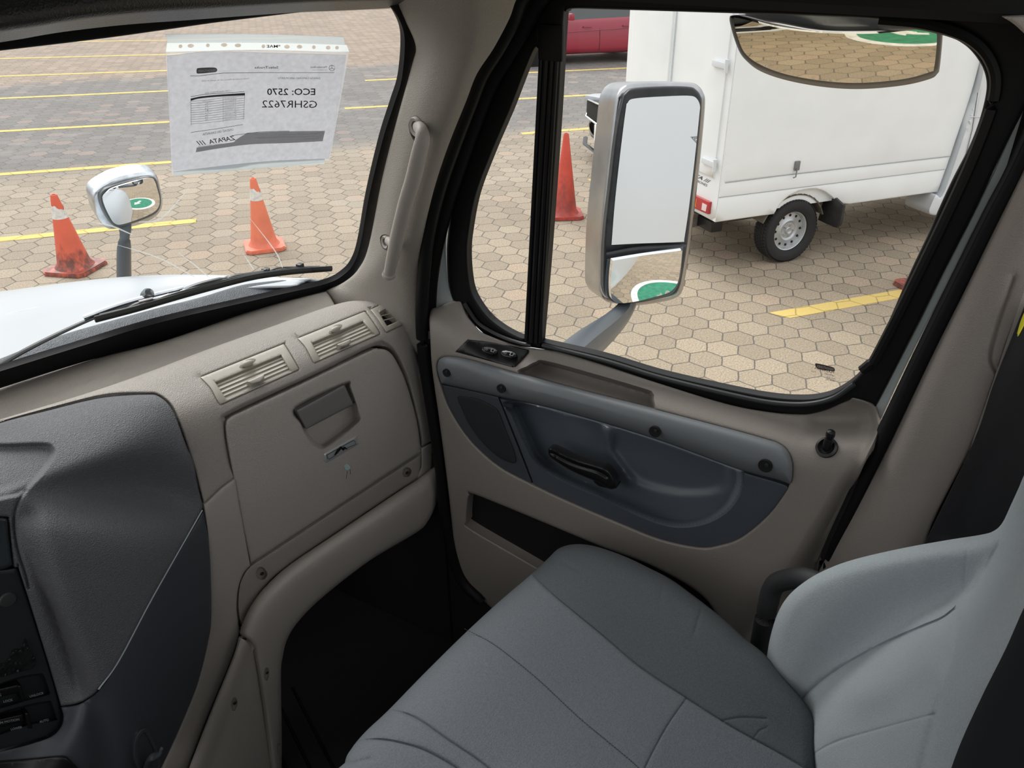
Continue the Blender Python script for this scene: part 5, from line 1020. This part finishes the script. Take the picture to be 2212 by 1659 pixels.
# inner trim sheet: X as a function of height, along Y
prof = [(2.02, 1.246), (1.985, 1.243), (1.965, 1.238), (1.945, 1.215), (1.93, 1.19), (1.905, 1.178), (1.87, 1.176), (1.80, 1.178), (1.72, 1.18), (1.60, 1.182), (1.45, 1.19), (1.2, 1.2)]
pz = crom([(x, 0, z) for z, x in prof], 6)
# surface swells up round the rear corner and front corner
def dgrid():
    out = []
    for p in pz:
        row = []
        for y in np.linspace(1.15, -.12, 60):
            x = p[0]; z = p[2]
            lift_ = 0.0
            if y < .16: lift_ = .05 * float(sstep(np.array(.16 - y), 0, .2))
            if y > .72: lift_ = .06 * float(sstep(np.array(y - .72), 0, .2))
            row.append((x, y, z + lift_ * float(sstep(np.array(z), 1.8, 1.93))))
        out.append(row)
    return out
TS = Surf(None, grid=dgrid(), ext=.02)
TO = [(929, 675)] + [(950, 662), (978, 650)] + [(996, 652)] + [(1010, 682), (1036, 714), (1064, 728), (1092, 738), (1126, 748), (1160, 753), (1216, 761), (1305, 788), (1424, 828), (1567, 872), (1662, 890), (1733, 894), (1781, 885), (1814, 871), (1838, 861)] + [(1842, 859)] + [(1868, 866), (1888, 878), (1896, 905)] + [(1897, 935)] + [(1874, 985), (1855, 1030), (1820, 1100), (1790, 1160), (1768, 1210)] + [(1760, 1240)] + [(1750, 1420)] * 2 + [(1500, 1480)] * 2 + [(1180, 1420), (1080, 1330), (1010, 1262), (985, 1210), (975, 1120), (965, 1030), (948, 900), (934, 800), (930, 740)]
SWH = [(983, 760)] * 2 + [(1010, 733)] * 2 + [(1070, 740), (1136, 754)] + [(1142, 757), (1140, 765), (1116, 790)] + [(1108, 793), (1098, 791)]
ARO = [(944, 802), (944, 785), (951, 773), (971, 768), (1019, 776), (1119, 805), (1260, 843), (1410, 881), (1567, 922), (1650, 945), (1683, 956), (1703, 973), (1713, 1000), (1713, 1030), (1708, 1046)] + [(1706, 1047)] + [(1681, 1038), (1595, 1014), (1414, 948), (1205, 886), (1076, 857), (955, 829)] + [(953, 828)]
LWO = [(953, 830)] * 2 + [(1076, 857), (1205, 886), (1414, 948), (1595, 1014), (1680, 1040)] + [(1703, 1050)] + [(1699, 1064), (1662, 1114), (1605, 1162), (1557, 1180), (1510, 1185), (1424, 1167), (1329, 1129), (1233, 1088), (1152, 1050), (1076, 1009), (1014, 952), (971, 886)]
insq = spl(LWO[:1] + LWO[1:]); arq = spl(ARO)
ledge = [(1122, 806), (1140, 793), (1158, 784), (1180, 782), (1290, 812), (1392, 842), (1408, 850), (1410, 862), (1404, 890), (1300, 862), (1180, 830)]
edgeP = spl([(1842, 859), (1868, 866), (1888, 878), (1896, 905), (1897, 935), (1874, 985), (1820, 1100), (1768, 1210)], False)
edgeQ = spl([(996, 652), (1010, 682), (1036, 714), (1064, 728), (1092, 738)], False)
HOL = [(945, 802), (945, 785), (952, 774), (971, 770), (1019, 778), (1119, 807), (1260, 845), (1410, 883), (1567, 924), (1650, 947), (1682, 958), (1701, 975), (1711, 1000), (1711, 1030), (1704, 1050), (1697, 1064), (1661, 1112), (1604, 1160), (1556, 1178), (1510, 1183), (1425, 1165), (1330, 1127), (1234, 1086), (1153, 1048), (1077, 1007), (1015, 950), (972, 884), (952, 830)]
POC = [(1010, 1085), (1014, 1070), (1026, 1068), (1171, 1127), (1300, 1181), (1420, 1228), (1530, 1300), (1560, 1400), (1450, 1400), (1300, 1310), (1153, 1222), (1018, 1143), (1008, 1127)]
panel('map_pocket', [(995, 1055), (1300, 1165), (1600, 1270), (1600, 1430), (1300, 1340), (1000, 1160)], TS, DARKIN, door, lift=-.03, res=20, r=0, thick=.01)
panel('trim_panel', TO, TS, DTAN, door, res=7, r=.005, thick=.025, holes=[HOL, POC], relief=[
    
    cup(ledge, .050, 9),
    
    lambda X: .012 * np.exp(-(dist(edgeP, X, False) / 9) ** 2) - .018 * np.exp(-(dist(np.array([(1770, 905), (1840, 905)]), X, False) / 26) ** 2),
    lambda X: .006 * np.exp(-(dist(edgeQ, X, False) / 8) ** 2),
    lambda X: -.05 * sstep(X[:, 0] - (1800 - (X[:, 1] - 1050) * .6), 0, 50) * sstep(X[:, 1], 990, 1060)])
arm = panel('armrest_band', ARO, TS, ARM, door, lift=.016, res=7, r=.024, thick=.03)
for q, r_ in (((964, 806), 10), ((1082, 840), 11), ((1414, 933), 14), ((1653, 1007), 16)):
    d, t, n = TS.hit(*q); mp_ = t / F; rr = r_ * mp_ * .92; c = at(TS, *q, .0185)
    s_ = empty('screw_cup', c); s_.parent = door; s_.location = (WL[s_] - WL[door]).tolist()
    G().lathe([(.0001, .0004), (rr * .9, .0005), (rr, .0006), (rr * 1.0, -.004)], c, frame(n), 28).link('cup', DARKIN, s_)
    G().lathe([(rr * .3, .001), (rr * .28, .003), (.0001, .0035)], c + np.array([0, -.002, .004]), frame(n), 10).link('bolt', SCR, s_)
# speaker half / pocket half of the insert
LS = [(953, 830)] * 2 + [(1015, 843), (1074, 857)] + [(1077, 860)] + [(1115, 955), (1151, 1047)] + [(1151, 1048)] + [(1076, 1007), (1014, 952), (971, 886)]
spk_ = panel('speaker_panel', LS, TS, NVY, door, lift=-.006, res=8, r=.003, thick=.03)
panel('speaker_grille', [(988, 858), (1010, 858), (1033, 862), (1060, 875), (1076, 888), (1090, 924), (1103, 955), (1113, 983), (1114, 997), (1106, 1000), (1081, 990), (1056, 970), (1033, 945), (1012, 915), (998, 885)], TS, mat('perforated_grille', (.022, .024, .027), .6, bump=(330, 1.0, 'weave')), spk_, lift=-.003, res=8, r=.002, thick=.004)
LR = [(1080, 861)] * 2 + [(1205, 888), (1414, 950), (1595, 1016), (1680, 1042)] + [(1702, 1052)] + [(1698, 1065), (1661, 1113), (1604, 1161), (1557, 1178), (1510, 1183), (1424, 1165), (1329, 1127), (1233, 1086), (1154, 1048)] + [(1154, 1048)] + [(1118, 955)]
cupP = [(1096, 870), (1110, 895), (1138, 957), (1167, 1003), (1233, 1042), (1305, 1072), (1376, 1107), (1433, 1129), (1480, 1134), (1530, 1124), (1572, 1098), (1598, 1057), (1602, 1020), (1590, 1000), (1400, 930), (1200, 870)]
cupIn = [(1300, 905), (1318, 940), (1315, 965), (1330, 1000), (1370, 1040), (1430, 1062), (1500, 1070), (1560, 1060), (1575, 1030), (1560, 985), (1420, 930)]
def cupf(X):
    return _a(X) + _b(X) + _c(X) + .012 * np.exp(-(dist(np.array([(1312, 930), (1318, 975), (1360, 1035)]), X, False) / 10) ** 2)
_a, _b, _c = cup(cupP, .055, 20), cup(cupIn, .012, 30), groove([(1233, 880), (1290, 930), (1300, 985)], .010, 30)
cupf.pts = np.vstack([_a.pts, _b.pts])
ins = panel('pocket_insert', LR, TS, ARM2, door, lift=-.006, res=6, r=.003, thick=.03, relief=[cupf], )
cc = spl(cupP)
ins.data.materials.append(CUP)
for p in ins.data.polygons:
    c = ins.matrix_world @ p.center if False else np.array(p.center) + WL[door]
    q = np.array([proj(c)])
    if inside(cc, q)[0]: p.material_index = 1
hl_ = panel('door_handle', [(1184, 974), (1187, 969), (1196, 971), (1240, 991), (1290, 1006), (1308, 1012), (1320, 1024), (1330, 1042), (1328, 1054), (1316, 1056), (1292, 1042), (1240, 1020), (1192, 990)], TS, BLK2, door, lift=.006, res=5, r=.006, thick=.018, relief=[groove([(1190, 978), (1240, 1002), (1290, 1018), (1312, 1030)], .004, 3.5)])
panel('handle_base', [(1283, 1036), (1310, 1030), (1330, 1048), (1328, 1056), (1300, 1052), (1288, 1046)], TS, BLK2, door, lift=-.02, res=6, r=.004, thick=.02)
# window switches
sw = empty('window_switch', at(TS, 1062, 765)); sw.parent = door; sw.location = (WL[sw] - WL[door]).tolist()
panel('switch_plate', SWH, TS, BLK2, sw, lift=.003, res=8, r=.003, thick=.006)
for cx_, cy_ in ((1057, 757), (1098, 765)):
    L_, R_ = np.array((cx_ - 16, cy_ - 4)), np.array((cx_ + 17, cy_ + 4)); P = [L_ + (R_ - L_) * t for t in (0, .25, .5, .75, 1)]; up = np.array((2., -8.))
    O_ = [L_ + up * .4, P[1] + up * .9, P[2] + up, P[3] + up, R_ + up * .5, R_ - up * .3, P[3] - up * .9, P[2] - up, P[1] - up, L_ - up * .5]
    panel('rocker', [tuple(q) for q in O_], TS, mat('glossy_switch', (.012, .012, .014), .12), sw, lift=.014, res=4, r=.005, thick=.012)
    a_ = [(cx_ + 6, cy_ - 4), (cx_ + 3, cy_ + 2), (cx_ + 9, cy_ + 4), (cx_ + 13, cy_ - 2)]
    G().tube([at(TS, *q, .0145) for q in a_], .0009, 5).link('marking', SIL, sw)
    panel('rocker_highlight', [(cx_ - 12, cy_ - 3), (cx_ - 6, cy_ - 6), (cx_ - 2, cy_ - 3), (cx_ - 6, cy_ + 1)], TS, mat('switch_highlight', (.10, .10, .11), .1), sw, lift=.0147, res=4, r=.001, thick=.001)  # lighter patch paints a highlight on the rocker
# lock knob
lk = empty('lock_knob', at(TS, 1786, 967)); lk.parent = door; lk.location = (WL[lk] - WL[door]).tolist()
lc = at(TS, 1786, 967, .001); lax = nrm(pt(1795, 935, 'x', lc[0] - .005) - lc)
G().lathe([(.0185, 0), (.018, .004), (.014, .006), (.0105, .002), (.0001, .001)], lc, frame(TS.hit(1786, 967)[2]), 28).link('collar', BLK2, lk)
G().lathe([(.0078, 0), (.0078, .018), (.0062, .021), (.0058, .023), (.0072, .025), (.0078, .031), (.0066, .036), (.0001, .038)], lc, frame(lax, (0, 1, 0)), 22).link('plunger', BLK2, lk)
# etched marks on the door glass
ET = mat('etched_ink', (.09, .06, .05), .6)
GI = Plane((DX + .006, 0, 2), (1, 0, 0))
panel('glass_stamp', [(1761, 788), (1765, 785), (1798, 793), (1803, 798), (1800, 802), (1768, 797)], GI, ET, door, lift=.0004, thick=.0002, r=0, res=12); 
letters('glass_print', 'FREIGHTLINER', GI, (1800, 801), (1764, 793), 5, mat('etched_light', (.5, .45, .38), .6), door, True, .0012)
letters('glass_print', 'PILKINGTON', GI, (1801, 807), (1760, 797), 5.5, ET, door, True, .0006)
for s, a, b, h_ in (('TEMPERED', (1803, 814), (1780, 808), 3), ('DOT 35 M', (1803, 820), (1786, 816), 3), ('AS-2', (1762, 805), (1752, 803), 3), ('43R-00', (1802, 825), (1784, 821), 3)): letters('glass_print', s, GI, a, b, h_, ET, door, False, .0006)
for s, a, b in (('LAMINATED', (1072, 683), (1046, 672)), ('AS-2 DOT 37', (1070, 688), (1046, 677)), ('M 43R', (1064, 693), (1050, 687))): letters('glass_print', s, GI, a, b, 3.2, ET, door, False, .0006)
# ---------------- B pillar, seals, belt
bs = empty('door_seal', (1.2, -.02, 1.5), 'thick black rubber door seal between pale painted edge and rear pillar trim', 'seal')
sp_ = [(2300, 110), (2240, 250), (2185, 370), (2140, 455), (2062, 610), (1983, 768), (1912, 915), (1870, 1000), (1830, 1090), (1785, 1190), (1768, 1260)]
G().tube([pt(x + 5, y + 2, 'x', 1.215) for x, y in spl(sp_, False, 6)], [.0115] * 8 + [.010], 14).link('bulb', mat('matt_black_seal', (.010, .010, .011), .6), bs)
G().tube([pt(x + 14, y + 4, 'x', 1.20) for x, y in spl(sp_, False, 6)], .010, 12).link('flap', SEAL, bs)
bp = empty('trim_2', (1.18, -.1, 1.4), 'tan vinyl pillar trim behind the door', kind='structure')
BS = Surf([[(2330, 100, 'x', 1.20), (2162, 450, 'x', 1.20), (2009, 765, 'x', 1.20), (1900, 997, 'x', 1.20), (1773, 1226, 'x', 1.20), (1700, 1400, 'x', 1.2)],
           [(2370, 110, 'x', 1.165), (2200, 470, 'x', 1.165), (2045, 785, 'x', 1.165), (1935, 1015, 'x', 1.165), (1810, 1250, 'x', 1.165), (1735, 1420, 'x', 1.165)],
           [(2420, 200, 'x', 1.155), (2260, 540, 'x', 1.155), (2110, 850, 'x', 1.155), (2010, 1060, 'x', 1.155), (1880, 1300, 'x', 1.155), (1800, 1460, 'x', 1.155)],
           [(2500, 300, 'x', 1.16), (2360, 620, 'x', 1.16), (2210, 930, 'x', 1.16), (2110, 1130, 'x', 1.16), (1980, 1370, 'x', 1.16), (1900, 1500, 'x', 1.16)]], 8, ext=.05)
panel('pillar_cover', [(2320, 120)] * 2 + [(2212, 350), (2162, 450), (2086, 616), (2009, 765), (1933, 927), (1900, 997), (1836, 1110), (1773, 1226)] + [(1740, 1300)] * 2 + [(2010, 1300)] * 2 + [(2000, 1168), (2103, 954), (2149, 821), (2212, 655)] + [(2400, 300)] * 2, BS, DTAN, bp, res=12, r=.005, thick=.03, relief=[groove([(2190, 600), (2160, 690), (2141, 760), (2142, 785), (2152, 803)], .006, 4.5)])
panel('upper_cover', [(2164, 36)] * 2 + [(2190, 52), (2225, 84)] + [(2300, 150)] * 2 + [(2300, 30)] * 2, Plane((1.16, 0, 2), (1, 0, 0)), TAN2, bp, res=12, r=.006, thick=.02)
blt = empty('seat_belt', (1.1, -.15, 1.5), 'black seat belt webbing hanging beside the rear pillar trim', 'seat belt')
panel('webbing', [(2215, 655)] * 2 + [(2149, 821), (2103, 954), (2000, 1168)] + [(1985, 1210)] * 2 + [(2240, 1210)] * 2 + [(2420, 655)] * 2, Plane((1.13, -.1, 2), (1, -.1, 0)), mat('black_webbing', (.010, .010, .012), .6, bump=(300, .6, 'weave')), blt, res=20, r=.002, thick=.004, relief=[groove([(2260, 700), (2160, 920), (2060, 1160)], .012, 30)])
panel('label', [(2198, 716), (2198, 722), (2202, 722)] + [(2240, 650)] * 2 + [(2230, 640)] * 2 + [(2208, 685)], Plane((1.12, -.1, 2), (1, -.1, 0)), mat('yellow_label', (.75, .68, .03), .5), blt, label='yellow plastic tag', lift=.004, res=8, r=.001, thick=.003)
rw = G().box((.1, -.62, 1.45), (2.3, .04, .9)).box((-.5, -.62, 2.3), (1.1, .04, .9)).link('wall_rear_blocker', mat('dark_rear_blocker', (.02, .019, .018), .8), smooth=False); rw['kind'] = 'structure'  # unseen rear wall added to block light; right-hand opening shaped to light the dashboard
solid('trim_3', (1.17, -.35, 2.3), (.03, .5, 1.2), TAN2)
G().box((1.22, .42, 2.655), (.09, 1.2, .11), None, .03, 3).link('trim_4', HEAD)['kind'] = 'structure'
# ---------------- seat
seat = empty('passenger_seat', (.8, .25, 1.2), 'grey velour passenger seat with stitched cushion and winged backrest', 'seat')
CU = Surf([
    [(700, 1850, 'z', 1.60), (640, 1660, 'z', 1.61), (800, 1520, 'z', 1.625), (985, 1350, 'z', 1.635), (1130, 1230, 'z', 1.64), (1220, 1130, 'z', 1.635), (1300, 1050, 'z', 1.60)],
    [(860, 1850, 'z', 1.66), (790, 1660, 'z', 1.67), (910, 1560, 'z', 1.675), (1070, 1400, 'z', 1.68), (1220, 1280, 'z', 1.685), (1330, 1200, 'z', 1.69), (1420, 1130, 'z', 1.66)],
    [(1080, 1880, 'z', 1.66), (1010, 1720, 'z', 1.67), (1110, 1650, 'z', 1.665), (1250, 1530, 'z', 1.665), (1390, 1400, 'z', 1.675), (1500, 1320, 'z', 1.70), (1590, 1240, 'z', 1.67)],
    [(1330, 1900, 'z', 1.655), (1270, 1800, 'z', 1.66), (1370, 1700, 'z', 1.65), (1470, 1620, 'z', 1.65), (1570, 1530, 'z', 1.66), (1670, 1450, 'z', 1.685), (1760, 1380, 'z', 1.66)],
    [(1600, 1950, 'z', 1.64), (1560, 1880, 'z', 1.64), (1640, 1800, 'z', 1.63), (1720, 1720, 'z', 1.63), (1790, 1650, 'z', 1.64), (1860, 1570, 'z', 1.66), (1940, 1480, 'z', 1.64)]], 8, ext=.03)
CO = [(744, 1720)] + [(745, 1648), (760, 1616), (790, 1580), (838, 1535), (915, 1456), (1000, 1372), (1080, 1298), (1148, 1240), (1185, 1205), (1205, 1186), (1230, 1177), (1262, 1176), (1300, 1184), (1352, 1203), (1400, 1226), (1450, 1252), (1500, 1288), (1560, 1335), (1610, 1380), (1650, 1412), (1690, 1460), (1760, 1560)] + [(1760, 1720)] * 2
s_far = [(1148, 1242), (1200, 1290), (1300, 1372), (1380, 1440), (1482, 1508), (1580, 1570), (1680, 1625), (1740, 1660)]
s_mid = [(1003, 1358), (1060, 1388), (1110, 1425), (1170, 1475), (1250, 1550), (1310, 1600), (1370, 1650), (1400, 1680)]
s_near = [(838, 1536), (870, 1540), (910, 1558), (970, 1600), (1030, 1640), (1080, 1680)]
s_n2 = [(775, 1602), (820, 1598), (870, 1606), (920, 1622), (980, 1655), (1010, 1680)]
s_x = [(1482, 1510), (1440, 1570), (1395, 1655), (1380, 1700)]
farP = spl(s_far, False)
cush = panel('cushion', CO, CU, SEATM, seat, res=8, r=.03, thick=.13, rpx=34, wall=(0, 0, 1), relief=[
    groove(s_far, .0035, 2.2), groove(s_mid, .0018, 1.8), groove(s_near, .004, 3), groove(s_n2, .005, 3.5), groove(s_x, .0022, 2),
    groove([(1560, 1557), (1600, 1550), (1655, 1552)], .0022, 2.5), groove([(1625, 1600), (1640, 1580), (1655, 1572)], .0015, 2.5),
    lambda X: .0014 * np.exp(-(dist(np.array([(1195, 1200), (1240, 1215)]), X, False) / 5) ** 2), groove([(1185, 1212), (1230, 1222), (1262, 1240)], .002, 4), groove([(1520, 1300), (1500, 1370)], .0015, 4), groove([(1435, 1250), (1425, 1300)], .0012, 4), groove([(800, 1640), (760, 1650)], .003, 6)])
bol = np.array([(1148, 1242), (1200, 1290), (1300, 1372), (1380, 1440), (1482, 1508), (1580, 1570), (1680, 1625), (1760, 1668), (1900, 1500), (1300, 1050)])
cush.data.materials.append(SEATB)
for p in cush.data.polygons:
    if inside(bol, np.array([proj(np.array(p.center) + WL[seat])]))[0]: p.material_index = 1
def stitches(P, surf, parent, h, step=6):
    g = G(); Q = resamp(spl(P, False), step, False)
    for a, b in zip(Q[:-1:1], Q[1::1]): g.tube([at(surf, *(a + (b - a) * .15), h), at(surf, *(a + (b - a) * .7), h)], .0006, 4)
    o = g.link('stitching', STITCH, parent, smooth=False); o['kind'] = 'stuff'
stitches(s_mid, CU, seat, -.0015); stitches(s_x, CU, seat, -.003); 
BK = Surf([
    [(1600, 1800, 'x', 0.985), (1615, 1650, 'x', 0.985), (1615, 1500, 'x', 0.985), (1620, 1380, 'x', 0.985), (1670, 1270, 'x', 0.990), (1780, 1180, 'x', 0.995), (1950, 1140, 'x', 0.990), (2110, 1115, 'x', 0.980), (2150, 1060, 'x', 0.965), (2200, 960, 'x', 0.950)],
    [(1665, 1800, 'x', 0.940), (1670, 1650, 'x', 0.945), (1675, 1540, 'x', 0.945), (1720, 1400, 'x', 0.945), (1790, 1300, 'x', 0.945), (1880, 1240, 'x', 0.945), (2010, 1205, 'x', 0.940), (2110, 1180, 'x', 0.930), (2165, 1120, 'x', 0.920), (2215, 1010, 'x', 0.910)],
    [(1700, 1820, 'x', 0.915), (1715, 1680, 'x', 0.920), (1735, 1580, 'x', 0.925), (1800, 1480, 'x', 0.925), (1880, 1400, 'x', 0.925), (1970, 1340, 'x', 0.920), (2060, 1295, 'x', 0.915), (2125, 1240, 'x', 0.900), (2190, 1140, 'x', 0.880), (2260, 1000, 'x', 0.860)],
    [(1780, 1850, 'x', 0.800), (1800, 1700, 'x', 0.800), (1850, 1600, 'x', 0.790), (1910, 1520, 'x', 0.780), (1980, 1450, 'x', 0.775), (2040, 1400, 'x', 0.770), (2100, 1340, 'x', 0.770), (2160, 1270, 'x', 0.765), (2230, 1170, 'x', 0.760), (2310, 1020, 'x', 0.755)],
    [(1920, 1870, 'x', 0.670), (1950, 1750, 'x', 0.670), (1985, 1660, 'x', 0.665), (2020, 1580, 'x', 0.660), (2060, 1500, 'x', 0.655), (2110, 1430, 'x', 0.650), (2160, 1360, 'x', 0.650), (2215, 1280, 'x', 0.650), (2290, 1180, 'x', 0.645), (2370, 1040, 'x', 0.640)],
    [(2090, 1890, 'x', 0.600), (2110, 1780, 'x', 0.600), (2135, 1690, 'x', 0.600), (2160, 1610, 'x', 0.600), (2190, 1530, 'x', 0.600), (2225, 1450, 'x', 0.600), (2260, 1380, 'x', 0.600), (2300, 1300, 'x', 0.600), (2360, 1200, 'x', 0.600), (2430, 1060, 'x', 0.600)],
    [(2280, 1900, 'x', 0.565), (2300, 1800, 'x', 0.565), (2310, 1710, 'x', 0.565), (2330, 1630, 'x', 0.565), (2350, 1550, 'x', 0.565), (2370, 1470, 'x', 0.565), (2395, 1400, 'x', 0.565), (2420, 1320, 'x', 0.565), (2460, 1220, 'x', 0.565), (2520, 1080, 'x', 0.565)]], 7, ext=.03)
BO = [(1700, 1760)] + [(1680, 1690), (1668, 1640), (1659, 1590), (1653, 1530), (1654, 1450), (1662, 1385), (1680, 1325), (1705, 1285), (1745, 1252), (1790, 1228), (1850, 1207), (1950, 1184), (2050, 1166), (2120, 1155), (2148, 1146), (2166, 1128), (2184, 1090), (2200, 1055), (2216, 1018), (2260, 930)] + [(2420, 980)] * 2 + [(2400, 1760)] * 2
t1 = [(1672, 1600), (1690, 1560), (1730, 1510), (1800, 1452), (1900, 1395), (1990, 1355), (2035, 1336), (2062, 1316)]
t2 = [(2080, 1268), (2085, 1240), (2088, 1195), (2092, 1165)]
t3 = [(2092, 1284), (2120, 1250), (2150, 1190), (2170, 1150)]
t4 = [(1740, 1640), (1800, 1605), (1880, 1580), (1960, 1558), (2020, 1542)]
t5 = [(2070, 1340), (2060, 1400), (2030, 1510), (2005, 1600), (1985, 1690)]
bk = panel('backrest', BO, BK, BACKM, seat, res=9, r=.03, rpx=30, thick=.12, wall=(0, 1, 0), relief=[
    groove(t1, .005, 4), groove(t2, .0015, 4), groove(t3, .002, 5), groove(t4, .0010, 2.5), groove(t5, .004, 9),
    lambda X: .012 * np.exp(-(dist(spl([(1740, 1700), (1800, 1530), (1900, 1470), (2000, 1420)], False), X, False) / 50) ** 2)])
panel('side_shade', [(2260, 1230)] + [(2215, 1300), (2170, 1400), (2120, 1500), (2070, 1610), (2040, 1700)] + [(2040, 1740)] * 2 + [(2400, 1740)] * 2 + [(2400, 1200)] * 2, BK, mat('seat_side_shade', (.022, .023, .025), .9, spec=.1), seat, lift=.012, res=10, r=.016, rpx=45, thick=.06, wall=(0, 1, 0))  # near-black sheet puts the shade on the backrest's near side into the colour
# seat base + armrest post beside it
G().box((.80, .28, 1.28), (.42, .46, .56), None, .03, 3).link('seat_base', mat('seat_base_black', (.012, .012, .013), .6), seat)
G().tube(crom([pt(1625, 1480, 'x', 1.10), pt(1640, 1400, 'x', 1.10), pt(1658, 1310, 'x', 1.10), pt(1672, 1266, 'x', 1.10), pt(1700, 1252, 'x', 1.09), pt(1740, 1250, 'x', 1.07), pt(1790, 1270, 'x', 1.05)], 6), [.017, .018, .018, .018, .018, .018], 16).link('side_bar', mat('grey_black_plastic', (.03, .031, .033), .6, bump=(500, .3, 'noise')), seat)
